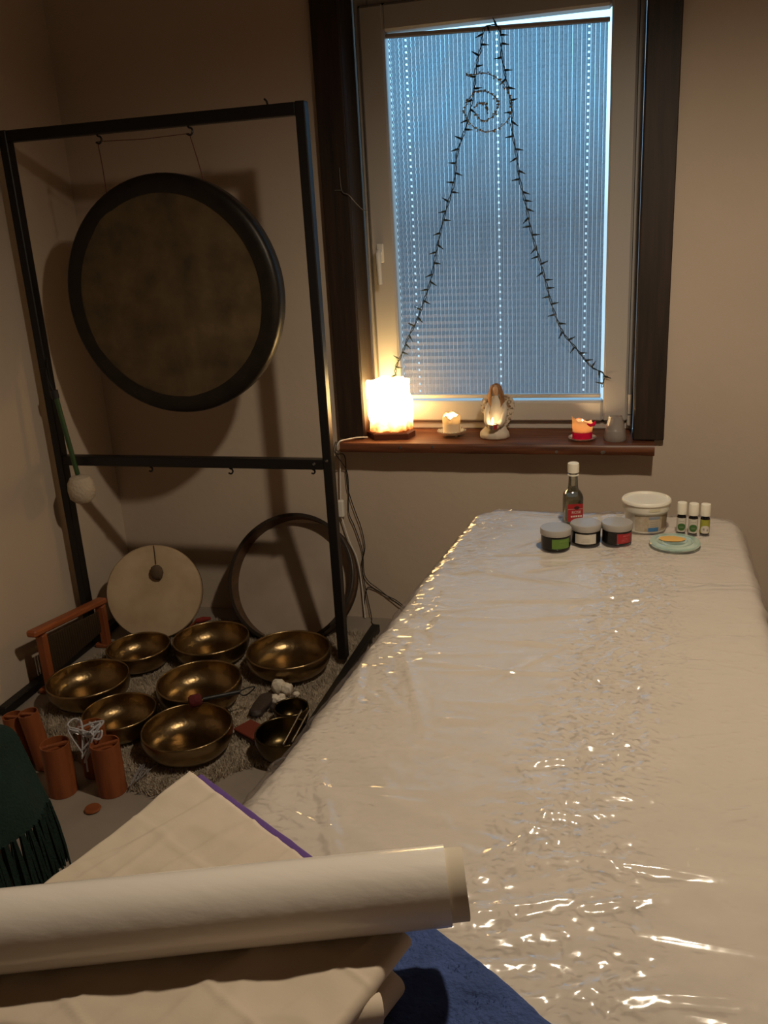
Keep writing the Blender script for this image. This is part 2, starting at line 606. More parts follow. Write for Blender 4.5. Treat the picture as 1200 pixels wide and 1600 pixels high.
def ring(x0, x1, z0, z1, wl_, wr_, wb_, wt_, y0, y1, bev=0.006):
    b = MB()
    yc, t = (y0 + y1) / 2, y1 - y0
    b.box(((x0 + x0 + wl_) / 2, yc, (z0 + z1) / 2), (wl_, t, z1 - z0), bev=bev)
    b.box(((x1 + x1 - wr_) / 2, yc, (z0 + z1) / 2), (wr_, t, z1 - z0), bev=bev)
    b.box(((x0 + x1) / 2, yc, z0 + wb_ / 2), (x1 - x0 - wl_ - wr_ + .002, t - .0006, wb_), bev=bev)
    b.box(((x0 + x1) / 2, yc, z1 - wt_ / 2), (x1 - x0 - wl_ - wr_ + .002, t - .0006, wt_), bev=bev)
    return b


ring(-0.958, 0.044, 0.777, 2.330, 0.05, 0.05, 0.04, 0.05, 3.348, 3.42).build('frame', PVC, win)
ring(-0.936, 0.022, 0.812, 2.297, 0.092, 0.088, 0.080, 0.089, 3.325, 3.40, 0.008).build('sash', PVC, win)
ring(-0.9385, 0.0245, 0.8095, 2.2995, 0.004, 0.004, 0.004, 0.004, 3.340, 3.349, 0.0005).build('gasket', GASKET, win)
MB().box((-0.455, 3.392, 1.555), (0.80, 0.004, 1.34)).build('pane', PANE, win)
hd = MB()
hd.box((-0.898, 3.321, 1.462), (0.028, 0.010, 0.070), bev=.004)
handle = hd.build('handle', WHITEPL, win)
hb = MB()
hb.tube([(-0.898, 3.318, 1.470), (-0.898, 3.295, 1.470), (-0.898, 3.286, 1.462), (-0.896, 3.283, 1.435), (-0.893, 3.281, 1.350)],
        [.010, .010, .011, .010, .008], 10)
hb.build('lever', WHITEPL, handle, True)
hg = MB()
hg.tube([(0.032, 3.330, 0.842), (0.032, 3.330, 0.915)], .009, 10)
hg.tube([(0.032, 3.330, 0.800), (0.032, 3.330, 0.838)], .010, 10)
hg.build('hinge', PVC, win, True)

# ================================================================== pleated blind
def blind_mat():
    m, n, l, b = newmat('striped_pleat_fabric')
    n.remove(b)
    out = n.get('Material Output')
    uv = n.new('ShaderNodeUVMap')
    sp = n.new('ShaderNodeSeparateXYZ')
    l.new(uv.outputs[0], sp.inputs[0])

    def math_(op, a, b_=None, c=None):
        q = n.new('ShaderNodeMath')
        q.operation = op
        for i, x in enumerate((a, b_, c)):
            if x is None:
                continue
            if isinstance(x, (int, float)):
                q.inputs[i].default_value = x
            else:
                l.new(x, q.inputs[i])
        return q.outputs[0]
    u, v = sp.outputs[0], sp.outputs[1]
    period = 0.0152
    k = math_('DIVIDE', u, period)
    fr = math_('FRACT', k)
    cell = math_('FLOOR', k)
    wn_ = n.new('ShaderNodeTexWhiteNoise')
    wn_.noise_dimensions = '1D'
    l.new(cell, wn_.inputs['W'])
    # each repeat: a dense thread, an open bright line beside it, then finer threads
    dark = math_('LESS_THAN', fr, 0.11)
    line = math_('MULTIPLY', math_('GREATER_THAN', fr, 0.11), math_('LESS_THAN', fr, 0.235))
    fine = math_('MULTIPLY_ADD', math_('SINE', math_('MULTIPLY', fr, 31.4)), 0.045, 0.095)
    fine = math_('MULTIPLY', fine, math_('SUBTRACT', 1.0, dark))
    amt = math_('MULTIPLY_ADD', wn_.outputs['Value'], 0.28, 0.24)
    stripe = math_('ADD', math_('MULTIPLY', line, amt), fine)
    # cord holes: three columns, one per pleat
    hv = math_('LESS_THAN', math_('ABSOLUTE', math_('SUBTRACT', math_('FRACT', v), 0.5)), 0.16)
    hole = None
    for u0 in (-0.775, -0.452, -0.140):
        h = math_('LESS_THAN', math_('ABSOLUTE', math_('SUBTRACT', u, u0)), 0.0032)
        hole = h if hole is None else math_('ADD', hole, h)
    hole = math_('MULTIPLY', hole, hv)
    fac = math_('MINIMUM', math_('ADD', math_('ADD', stripe, 0.012), hole), 1.0)
    nz = n.new('ShaderNodeTexNoise')
    nz.inputs['Scale'].default_value = 5
    mp = n.new('ShaderNodeMapping')
    mp.inputs['Scale'].default_value = (40, 0.15, 1)
    l.new(uv.outputs[0], mp.inputs[0])
    l.new(mp.outputs[0], nz.inputs['Vector'])
    df = n.new('ShaderNodeBsdfDiffuse')
    tl = n.new('ShaderNodeBsdfTranslucent')
    rp = n.new('ShaderNodeValToRGB')
    rp.color_ramp.elements[0].color = (0.05, 0.095, 0.135, 1)
    rp.color_ramp.elements[1].color = (0.10, 0.20, 0.28, 1)
    l.new(nz.outputs['Fac'], rp.inputs[0])
    dk = n.new('ShaderNodeMixRGB')
    dk.blend_type = 'MIX'
    l.new(dark, dk.inputs[0])
    l.new(rp.outputs[0], dk.inputs[1])
    dk.inputs[2].default_value = (0.03, 0.05, 0.065, 1)
    l.new(dk.outputs[0], tl.inputs[0])
    df.inputs[0].default_value = (0.21, 0.195, 0.19, 1)
    mx = n.new('ShaderNodeMixShader')
    mx.inputs[0].default_value = 0.5
    l.new(df.outputs[0], mx.inputs[1])
    l.new(tl.outputs[0], mx.inputs[2])
    tr = n.new('ShaderNodeBsdfTransparent')
    m2 = n.new('ShaderNodeMixShader')
    l.new(fac, m2.inputs[0])
    l.new(mx.outputs[0], m2.inputs[1])
    l.new(tr.outputs[0], m2.inputs[2])
    l.new(m2.outputs[0], out.inputs[0])
    return m


BX0, BX1 = -0.838, -0.078
BZB = 0.914
def bz_top(x):
    return 2.192 - (x - BX0) / (BX1 - BX0) * 0.026
blind = thing('pleated_blind', 'grey blue striped pleated blind drawn down inside the window sash', 'blind', (-0.458, 3.36, 0.895))
NP = 54
fb = MB()
fb.uv = []
tt, zz = 0.0, [0.0]
for i in range(NP):
    zz.append(zz[-1] + 1.0 + 0.38 * (1 - i / NP) - 0.19)
zz = [a / zz[-1] for a in zz]                 # bottom to top, bottom pleats taller
NXB = 6
rows = []
for i in range(NP):
    rows += [(zz[i], 0), ((zz[i] + zz[i + 1]) / 2, 1)]
rows.append((1.0, 0))
for j, (t, k) in enumerate(rows):
    for i in range(NXB + 1):
        x = BX0 + (BX1 - BX0) * i / NXB
        z = BZB + t * (bz_top(x) - BZB)
        y = 3.366 + (-0.0032 if k else 0.0032)
        xx = x + (0.0025 if k == 0 else -0.0005) * (1 if i == 0 else 0)
        fb.v.append((xx, y, z))
        fb.uv.append((x, j / 2))
for j in range(len(rows) - 1):
    for i in range(NXB):
        a = j * (NXB + 1) + i
        fb.f.append((a, a + 1, a + NXB + 2, a + NXB + 1))
fb.build('fabric', blind_mat(), blind)
hr = MB()
dxr = BX1 - BX0
hr.box((-0.458, 3.362, bz_top(-0.458) + 0.0065), (dxr + .012, 0.022, 0.013), Euler((0, math.atan(0.026 / dxr), 0)), bev=.002)
hr.build('head_rail', mat('rail_brown', (0.30, 0.25, 0.22), 0.5), blind)
MB().box((-0.458, 3.362, 0.9065), (dxr + .004, 0.022, 0.014), bev=.002).build('bottom_rail', PVC, blind)

# ================================================================== fairy lights
FLP = [(-0.463, 2.187), (-0.488, 2.179), (-0.500, 2.122), (-0.516, 2.074), (-0.524, 2.014), (-0.530, 1.974), (-0.555, 1.883), (-0.592, 1.791), (-0.606, 1.695), (-0.640, 1.599), (-0.667, 1.510), (-0.687, 1.431), (-0.707, 1.351), (-0.740, 1.269), (-0.765, 1.210), (-0.804, 1.143), (-0.833, 1.079), (-0.858, 1.032), (-0.860, 0.997)]
FRP = [(-0.448, 2.185), (-0.433, 2.164), (-0.428, 2.085), (-0.413, 2.004), (-0.396, 1.922), (-0.397, 1.860), (-0.382, 1.776), (-0.371, 1.691), (-0.349, 1.604), (-0.331, 1.515), (-0.304, 1.425), (-0.280, 1.341), (-0.257, 1.254), (-0.231, 1.184), (-0.208, 1.139), (-0.165, 1.089), (-0.132, 1.046), (-0.104, 1.017), (-0.066, 0.995), (-0.070, 0.945)]
fy = 3.316
fl = thing('fairy_light_string', 'dark green fairy light string hung as an upturned V over the blind', 'fairy lights', (-0.458, fy, 0.945))
cb = MB()
full = [Vector((x, fy, z)) for x, z in reversed(FLP)] + [Vector((x, fy, z)) for x, z in FRP]
path = spline(full, 6)
for off, ph in ((0.002, 0.0), (-0.002, math.pi)):
    tw = []
    for i, p in enumerate(path):
        a = i * 0.9 + ph
        tw.append(p + Vector((0.0035 * math.cos(a), 0.003 * math.sin(a), 0)))
    cb.tube(tw, 0.0016, 5)
cb.build('cable', CABLE, fl, True)
bm_ = MB().lathe([(0, 0), (.0034, 0), (.0038, .012), (.0030, .016), (.0022, .017), (.0016, .026), (0, .030)], seg=7)
bulb_me = None
dist, nxt, side = 0.0, 0.0, 1
for i in range(1, len(path) - 1):
    seg = (path[i] - path[i - 1]).length
    dist += seg
    if dist >= nxt:
        nxt = dist + random.uniform(0.024, 0.036)
        t = (path[i + 1] - path[i - 1]).normalized()
        if t.z > 0:
            t = -t
        nrm = Vector((t.z, 0, -t.x)) * side
        side = -side if random.random() < 0.8 else side
        d_ = (nrm + t * random.uniform(-0.25, 0.75) + Vector((0, random.uniform(-.45, .0), 0))).normalized()
        if i > len(path) // 2 - 5 and i < len(path) // 2 + 5:
            d_ = (nrm * .5 + Vector((0, -0.2, 1))).normalized()
        if bulb_me is None:
            o = bm_.build('bulb', CABLE, fl, True)
            # lathe verts are local to the bulb: undo the parent shift
            for vtx in o.data.vertices:
                vtx.co += org(fl)
            bulb_me = o.data
        else:
            o = bpy.data.objects.new('bulb', bulb_me)
            COL.objects.link(o)
            o.parent = fl
        q = d_.to_track_quat('Z', 'Y')
        o.rotation_mode = 'QUATERNION'
        o.rotation_quaternion = q
        o.location = path[i] - org(fl)

SPP = [(-0.551, 2.042), (-0.516, 2.039), (-0.485, 2.040), (-0.432, 2.011), (-0.402, 1.962), (-0.398, 1.913), (-0.418, 1.876), (-0.459, 1.856), (-0.502, 1.857), (-0.542, 1.886), (-0.559, 1.922), (-0.545, 1.962), (-0.515, 1.986), (-0.477, 1.979), (-0.446, 1.954), (-0.444, 1.923), (-0.463, 1.900), (-0.492, 1.890), (-0.517, 1.906), (-0.520, 1.938), (-0.500, 1.948), (-0.482, 1.934), (-0.482, 1.916)]
spo = thing('spiral_ornament', 'gold wire spiral ornament with tiny beads hanging between the fairy light strands', 'ornament', (-0.47, 3.305, 1.855))
sp_path = spline([Vector((x, 3.305, z)) for x, z in SPP], 8)
MB().tube(sp_path, 0.0014, 5).build('wire', GOLDW, spo, True)
bb = MB()
for i, p in enumerate(sp_path):
    if random.random() < 0.8:
        c = p + Vector((random.uniform(-.005, .005), random.uniform(-.004, .002), random.uniform(-.005, .005)))
        r = random.uniform(.0022, .0042)
        bb.lathe([(0, -r), (r * .8, -r * .5), (r, 0), (r * .8, r * .5), (0, r)], c, 6)
bb.build('bead_cluster', GOLDW, spo, True, kind='stuff')
MB().tube([sp_path[0], (-0.53, 3.305, 2.06), (-0.49, 3.308, 2.12), (-0.47, 3.312, 2.19)], .0006, 4, 4).build('thread', GOLDW, spo)

nl = MB().tube([(-0.989, 3.164, 1.764), (-0.985, 3.162, 1.689), (-0.960, 3.162, 1.671), (-0.945, 3.21, 1.640), (-0.940, 3.26, 1.622), (-0.934, 3.322, 1.616)], .0017, 6, 6)
nl.tube([(-1.012, 3.166, 1.690), (-0.985, 3.162, 1.689)], .0017, 6)
tag(nl.build('bent_wire', mat('dull_wire', (0.18, 0.17, 0.16), 0.5, metal=0.5), None, True), 'thin bent grey wire pinned to the left window casing', 'wire')

# ================================================================== things on the sill
SZ = 0.777
# salt lamp
sl = thing('salt_lamp', 'glowing block shaped salt lamp on a wooden foot at the left sill end', 'salt lamp', (-0.865, 3.215, SZ))
bs = MB()
hexp = [(-0.965, 3.215), (-0.915, 3.150), (-0.785, 3.168), (-0.772, 3.235), (-0.800, 3.285), (-0.945, 3.285)]
vs = [(x, y, z) for z in (SZ, SZ + .021) for x, y in hexp] + [(-0.868 + (x + .868) * .93, 3.22 + (y - 3.22) * .93, SZ + .026) for x, y in hexp]
fs = [tuple(reversed(range(6)))] + [(k * 6 + i, k * 6 + (i + 1) % 6, k * 6 + 6 + (i + 1) % 6, k * 6 + 6 + i) for k in (0, 1) for i in range(6)] + [tuple(range(12, 18))]
bs.add(vs, fs).build('foot', mat('dark_red_wood', (0.11, 0.03, 0.014), 0.4), sl)


def rock(c, s, sub, amp, f, seed=0, square=0.55):
    """lumpy rock: a cube-ish sphere with noise"""
    b = MB()
    n_ = sub
    for (ax, sg) in ((0, 1), (0, -1), (1, 1), (1, -1), (2, 1), (2, -1)):
        def fn(u, v, ax=ax, sg=sg):
            p = [0, 0, 0]
            p[ax] = sg
            a_, b__ = [q for q in range(3) if q != ax]
            p[a_], p[b__] = (2 * u - 1) * sg, 2 * v - 1
            if ax == 1:
                p[a_] = -p[a_]
            q = Vector(p)
            q = q * square + q.normalized() * (1.0 - square) * 1.25
            nn = noise.noise(Vector(p) * f + Vector((seed, seed * 2, 0))) * amp + noise.noise(Vector(p) * f * 2.7 + Vector((seed, 0, 7))) * amp * .5
            q = q * (1 + nn)
            return (c[0] + q.x * s[0], c[1] + q.y * s[1], c[2] + q.z * s[2])
        b.grid(fn, n_, n_)
    return b


def salt_mat():
    m, n, l, b = newmat('glowing_salt')
    n.remove(b)
    out = n.get('Material Output')
    tc = n.new('ShaderNodeTexCoord')
    sp = n.new('ShaderNodeSeparateXYZ')
    l.new(tc.outputs['Generated'], sp.inputs[0])
    nz = n.new('ShaderNodeTexNoise')
    nz.inputs['Scale'].default_value = 5.0
    nz.inputs['Detail'].default_value = 5
    l.new(tc.outputs['Generated'], nz.inputs['Vector'])
    mm = n.new('ShaderNodeMath')
    mm.operation = 'MULTIPLY_ADD'
    l.new(nz.outputs['Fac'], mm.inputs[0])
    mm.inputs[1].default_value = 0.35
    l.new(sp.outputs['Z'], mm.inputs[2])
    r1 = n.new('ShaderNodeValToRGB')
    r1.color_ramp.elements[0].position = 0.20
    r1.color_ramp.elements[0].color = (1.0, 0.22, 0.03, 1)
    r1.color_ramp.elements[1].position = 0.62
    r1.color_ramp.elements[1].color = (1.0, 0.66, 0.25, 1)
    l.new(mm.outputs[0], r1.inputs[0])
    mr = n.new('ShaderNodeMapRange')
    mr.inputs['From Min'].default_value = 0.20
    mr.inputs['From Max'].default_value = 0.72
    mr.inputs['To Min'].default_value = 0.7
    mr.inputs['To Max'].default_value = 22.0
    mr.interpolation_type = 'SMOOTHSTEP'
    l.new(mm.outputs[0], mr.inputs['Value'])
    em = n.new('ShaderNodeEmission')
    l.new(r1.outputs[0], em.inputs[0])
    l.new(mr.outputs[0], em.inputs[1])
    df = n.new('ShaderNodeBsdfDiffuse')
    df.inputs[0].default_value = (0.6, 0.3, 0.16, 1)
    ad = n.new('ShaderNodeAddShader')
    l.new(em.outputs[0], ad.inputs[0])
    l.new(df.outputs[0], ad.inputs[1])
    l.new(ad.outputs[0], out.inputs[0])
    return m


rock((-0.866, 3.222, 0.900), (0.078, 0.050, 0.100), 12, 0.13, 1.5, 3, 0.72).build('salt_block', salt_mat(), sl, True)
lc = MB().tube([(-0.945, 3.165, .785), (-0.985, 3.150, .787), (-1.015, 3.125, .786), (-1.040, 3.105, .783), (-1.052, 3.100, .765), (-1.062, 3.12, .745), (-1.070, 3.170, .72),
                (-1.071, 3.180, .685), (-1.075, 3.180, .606), (-1.081, 3.182, .519)], .0027, 7, 6)
lc.tube([(-1.083, 3.182, .449), (-1.077, 3.182, .427), (-1.063, 3.183, .369), (-1.049, 3.184, .323), (-1.032, 3.186, .278), (-1.02, 3.186, .2), (-1.015, 3.186, .08), (-1.01, 3.18, .006)], .0024, 7, 6)
lco = lc.build('lamp_cord', WHITEPL, sl, True)
MB().box((-1.082, 3.184, .484), (.026, .024, .074), bev=.006).build('cord_switch', WHITEPL, sl)


def flame(c, parent, s=1.0, me=FLAME, watt=0.15):
    pl_ = bpy.data.lights.new('flame_light', 'POINT')
    pl_.energy = watt
    pl_.color = (1.0, 0.66, 0.32)
    pl_.shadow_soft_size = 0.006
    po = bpy.data.objects.new('flame_light', pl_)
    COL.objects.link(po)
    po.location = (c[0], c[1], c[2] + .014 * s)
    return MB().lathe([(0, 0), (.0030 * s, .003 * s), (.0046 * s, .008 * s), (.0036 * s, .016 * s), (.0014 * s, .024 * s), (0, .029 * s)], c, 10).build('flame', me, parent, 'all')


def ragged(amp, f, seed):
    def wob(r, z, a):
        k = noise.noise(Vector((math.cos(a) * f + seed, math.sin(a) * f, 0)))
        return r, z + amp * k
    return wob


# white candle on a small footed glass dish
cd_ = thing('candle_dish', 'small footed clear glass dish with a beaded rim under the white candle', 'dish', (-0.627, 3.232, SZ))
c = (-0.627, 3.232, SZ)
MB().lathe([(0, .012), (.030, .011), (.044, .015), (.053, .022), (.055, .022), (.047, .0115), (.030, .007), (0, .007)], c, 40).build('bowl', DISHGLASS, cd_, True)
for i in range(26):
    a = 2 * math.pi * i / 26
    p = (c[0] + .054 * math.cos(a), c[1] + .054 * math.sin(a), c[2] + .022)
    r = .0032
    MB().lathe([(0, -r), (r * .8, -r * .6), (r, 0), (r * .8, r * .6), (0, r)], p, 7).build('bead', DISHGLASS, cd_, 'all')
for i in range(4):
    a = math.pi / 4 + i * math.pi / 2
    p = (c[0] + .032 * math.cos(a), c[1] + .032 * math.sin(a), c[2])
    MB().lathe([(0, 0), (.005, .001), (.006, .005), (.004, .009), (0, .010)], p, 8).build('foot', DISHGLASS, cd_, 'all')
cw = thing('pillar_candle', 'lit white pillar candle with a melted glowing top, standing on the glass dish', 'candle', (-0.627, 3.232, SZ + .0125))
z0 = SZ + .0125
MB().lathe([(0, 0), (.033, 0), (.0335, .002), (.0335, .040), (.031, .042), (0, .041)], (-0.627, 3.232, z0), 32).build('wax_body', WAX_W, cw, True)
def cw_wob(r, z, a):
    if z > .055:
        k = noise.noise(Vector((math.cos(a) * 1.6 + 2, math.sin(a) * 1.6, .4)))
        z = z + .016 * k + .004 * math.cos(a - 1.2)
    return r, z
MB().lathe([(.0335, .038), (.0342, .050), (.0338, .064), (.031, .072), (.0305, .064), (.030, .050), (.027, .044), (0, .043)], (-0.627, 3.232, z0), 36, wob=cw_wob).build('glowing_top', WAX_WT, cw, 'all')
MB().tube([(-0.627, 3.232, z0 + .040), (-0.627, 3.232, z0 + .045)], .0009, 5).build('wick', BLACK, cw)
flame((-0.627, 3.232, z0 + .042), cw, 1.1, watt=2.4)

# kneeling angel figurine with a tealight
an = thing('angel_figurine', 'cream kneeling angel figurine with brown hair and mottled wings, holding a tealight', 'figurine', (-0.455, 3.205, SZ))
AX, AY = -0.455, 3.205


def loft(secs, seg=28, cap=True):
    """sections: (z, cx, cy, rx, ry, bulge)"""
    b = MB()
    vs, fs = [], []
    for (z, cx, cy, rx, ry) in secs:
        for i in range(seg):
            a = 2 * math.pi * i / seg
            vs.append((cx + rx * math.cos(a), cy + ry * math.sin(a), z))
    for k in range(len(secs) - 1):
        for i in range(seg):
            j = (i + 1) % seg
            fs.append((k * seg + i, k * seg + j, (k + 1) * seg + j, (k + 1) * seg + i))
    if cap:
        fs.append(tuple(reversed(range(seg))))
        fs.append(tuple((len(secs) - 1) * seg + i for i in range(seg)))
    return b.add(vs, fs)


rob = loft([(SZ + .000, AX - .002, AY + .002, .050, .040), (SZ + .006, AX - .003, AY, .055, .045), (SZ + .022, AX - .004, AY - .001, .054, .044),
            (SZ + .040, AX + .000, AY + .004, .040, .036), (SZ + .060, AX + .004, AY + .010, .032, .029), (SZ + .085, AX + .006, AY + .013, .028, .024),
            (SZ + .110, AX + .006, AY + .015, .028, .022), (SZ + .132, AX + .006, AY + .016, .029, .020), (SZ + .146, AX + .004, AY + .016, .022, .016),
            (SZ + .154, AX + .003, AY + .015, .012, .011), (SZ + .160, AX + .002, AY + .013, .010, .010)], 40)
for i, p in enumerate(rob.v):
    a = math.atan2(p[1] - AY, p[0] - AX)
    h = (p[2] - SZ) / .16
    k = 1 + .05 * math.sin(a * 9 + h * 5) * (1 - h) + .04 * noise.noise(Vector(p) * 40)
    rob.v[i] = (AX + (p[0] - AX) * k, AY + (p[1] - AY) * k, p[2])
rob.build('robe', ANGELM, an, 'all')
for s in (-1, 1):                                    # arms in wide sleeves reaching to the tealight
    ar = MB().tube([(AX + .005 + s * .028, AY + .012, SZ + .130), (AX + .003 + s * .034, AY - .004, SZ + .100), (AX + .002 + s * .029, AY - .024, SZ + .070), (AX + .000 + s * .020, AY - .038, SZ + .054)],
                   [.009, .010, .012, .010], 12, 0)
    ar.build('sleeve', ANGELM, an, 'all')
    hnd = MB().tube([(AX + s * .019, AY - .041, SZ + .055), (AX + s * .014, AY - .047, SZ + .049), (AX + s * .006, AY - .050, SZ + .045)], [.006, .006, .004], 8)
    hnd.build('hand', FACEM, an, 'all')
hz = SZ + .178
MB().lathe([(0, -.022), (.008, -.020), (.0135, -.011), (.0155, 0), (.0145, .010), (.010, .018), (0, .022)], (AX + .002, AY + .010, hz), 20,
           Matrix.Rotation(.25, 3, 'X')).build('head', FACEM, an, 'all')
fa = MB()
fa.lathe([(0, -.004), (.002, -.003), (.0028, .002), (0, .006)], (AX + .002, AY - .0055, hz - .001), 8)
fa.build('nose', FACEM, an, 'all')
ha = MB()
ha.lathe([(.0165, -.012), (.0190, .0), (.0180, .011), (.012, .020), (0, .025)], (AX + .003, AY + .019, hz + .002), 20)
for s in (-1, 1):
    for q in range(5):
        o_ = q * .0022
        ha.tube(spline([Vector(v_) for v_ in ((AX + .002 + s * (.006 + o_), AY + .002 + o_ * 1.6, hz + .019), (AX + .002 + s * (.0150 + o_ * .6), AY + .001 + o_ * 1.6, hz + .004),
                (AX + .003 + s * (.0175 + o_), AY - .001 + o_ * 1.2, hz - .018), (AX + .004 + s * (.0205 + o_ * .9), AY - .002 + o_, hz - .040), (AX + .004 + s * (.0185 + o_), AY - .004 + o_, hz - .060 + o_ * 2))], 3),
                [.0030, .0034, .0036, .0038, .0040, .0042, .0042, .0040, .0038, .0034, .0028, .0020, .0008], 7)
ha.build('hair', HAIRM, an, 'all')
for s in (-1, 1):                                    # wings with a feathered, pierced looking surface
    wv = []
    outl = [(.006, .030), (.020, .030), (.036, .045), (.050, .065), (.060, .090), (.064, .112), (.061, .134), (.050, .153), (.036, .162), (.020, .160), (.008, .145)]
    n_ = len(outl)
    b = MB()
    for yo in (0, .008):
        for (x, z) in outl:
            b.v.append((AX + .006 + s * x, AY + .022 + yo + .06 * x * (1 if True else 0), SZ + z))
    cen = (AX + .006 + s * .030, AY + .0210, SZ + .10)
    b.v.append(cen)
    b.v.append((cen[0], cen[1] + .014, cen[2]))
    for i in range(n_):
        j = (i + 1) % n_
        b.f += [(i, j, 2 * n_), (n_ + j, n_ + i, 2 * n_ + 1), (i, n_ + i, n_ + j, j)]
    wo_ = b.build('wing', WINGM, an, True)
    for r_, (rad, zc, x0) in enumerate([(.007, .145, .030), (.007, .132, .045), (.007, .126, .030), (.007, .112, .050), (.007, .106, .036), (.006, .090, .050), (.006, .084, .040), (.005, .068, .047)]):
        MB().lathe([(0, .003), (rad * .6, .0022), (rad, 0), (0, -.001)], (AX + .006 + s * x0, AY + .0205 + .06 * x0, SZ + zc), 9, Matrix.Rotation(math.pi / 2, 3, 'X')).build('feather', WINGM, wo_, 'all')
tlx, tly, tlz = AX - .003, AY - .048, SZ + .046
tl = thing('tealight', 'lit tealight in a metal cup held in the lap of the angel', 'tealight', (tlx, tly, tlz))
MB().lathe([(0, 0), (.0170, 0), (.0180, .001), (.0180, .017), (.0186, .0175), (.0176, .0172), (.0172, .014), (0, .014)], (tlx, tly, tlz), 26).build('cup', FOIL, tl, True)
MB().lathe([(0, .0148), (.0170, .0146), (.0170, .0135)], (tlx, tly, tlz), 26).build('wax', WAX_WT, tl, True)
def arc_patch(cx, cy, r, z0, z1, a0, a1, n_=10, dr=.0004):
    b = MB()
    def fn(u, v):
        a = a0 + (a1 - a0) * u
        return (cx + (r + dr) * math.sin(a), cy - (r + dr) * math.cos(a), z0 + (z1 - z0) * v)
    return b.grid(fn, n_, 1)
arc_patch(tlx, tly, .0180, tlz + .001, tlz + .016, .35, 1.25).build('red_sticker', LAB_R, tl)
flame((tlx, tly, tlz + .016), tl, .9, watt=.02)

# red candle on a clear glass saucer
rx, ry = -0.134, 3.185
rs = thing('candle_saucer', 'round clear glass saucer under the red candle', 'saucer', (rx, ry, SZ))
MB().lathe([(0, .004), (.030, .004), (.045, .010), (.050, .012), (.051, .010), (.042, .002), (.028, 0), (0, 0)], (rx, ry, SZ), 36).build('plate', DISHGLASS, rs, True)
rcn = thing('red_candle', 'lit red candle with a ragged glowing rim of thin wax', 'candle', (rx, ry, SZ + .0045))
zr = SZ + .0045
MB().lathe([(0, 0), (.034, 0), (.0355, .002), (.0355, .028), (.033, .030), (0, .028)], (rx, ry, zr), 32).build('wax_body', WAX_R, rcn, True)
def rc_wob(r, z, a):
    if z > .045:
        k = noise.noise(Vector((math.cos(a) * 1.7 + 5, math.sin(a) * 1.7, 2.2)))
        z = z + .015 * k + .009 * math.cos(a - math.pi * 1.05)
        r = r + .003 * noise.noise(Vector((math.cos(a) * 3, math.sin(a) * 3, 9)))
    return r, z
MB().lathe([(.0355, .026), (.0362, .040), (.0365, .056), (.0375, .068), (.0366, .068), (.0350, .055), (.0345, .040), (.032, .031), (0, .030)], (rx, ry, zr), 40, wob=rc_wob).build('glowing_rim', WAX_RT, rcn, 'all')
MB().tube([(rx + .018, ry - .034, zr + .062), (rx + .030, ry - .032, zr + .056), (rx + .041, ry - .026, zr + .058), (rx + .046, ry - .02, zr + .068)], [.003, .006, .0065, .003], 8).build('wax_curl', WAX_R, rcn, 'all')
MB().tube([(rx, ry, zr + .030), (rx, ry, zr + .040)], .0009, 5).build('wick', BLACK, rcn)
flame((rx, ry, zr + .037), rcn, 1.2, watt=2.6)

# frosted votive glass, upside down
vx, vy = -0.018, 3.185
tag(MB().lathe([(.0385, 0), (.0400, .004), (.0395, .016), (.0360, .036), (.0350, .040), (.0335, .042), (.0300, .062), (.0255, .080), (.0255, .087), (.0225, .087), (.0225, .079), (.0265, .062), (.0305, .042), (.0330, .030), (.0360, .010), (.0360, 0), (.0385, 0)],
               (vx, vy, SZ), 40).build('votive_glass', FROST, None, True), 'frosted tapered votive glass standing upside down at the right end of the sill', 'candle holder')

# cables hanging from the sill
c1 = MB().tube([(-1.052, 3.106, .780), (-1.054, 3.094, .765), (-1.056, 3.100, .735), (-1.052, 3.185, .705), (-1.051, 3.186, .620), (-1.048, 3.186, .565), (-1.024, 3.186, .473), (-1.004, 3.186, .406), (-0.993, 3.186, .318), (-1.012, 3.186, .238), (-1.000, 3.186, .124), (-0.982, 3.180, .012), (-0.970, 3.14, .004), (-0.93, 3.10, .004)], .0019, 6, 5)
tag(c1.build('power_cable', BLACK, None, True), 'thin black cable hanging straight down the wall to the floor behind the drum', 'cable')
c2 = MB().tube([(-1.058, 3.108, .780), (-1.060, 3.092, .765), (-1.061, 3.100, .735), (-1.049, 3.188, .644), (-1.046, 3.188, .565), (-1.052, 3.188, .467), (-1.031, 3.188, .405), (-1.005, 3.188, .303), (-1.001, 3.188, .190), (-0.942, 3.188, .133), (-0.865, 3.185, .075), (-0.78, 3.18, .02), (-0.70, 3.17, .004)], .0019, 6, 5)
tag(c2.build('power_cable', BLACK, None, True), 'thin black cable swinging from the sill to the right, behind the table', 'cable')
c3 = MB().tube([(-1.02, 3.190, .0035), (-1.000, 3.191, .130), (-0.964, 3.191, .134), (-0.924, 3.191, .112), (-0.865, 3.191, .082), (-0.80, 3.191, .02)], .0019, 6, 6)
tag(c3.build('power_cable', BLACK, None, True), 'short black cable looping low on the wall beside the large drum', 'cable')

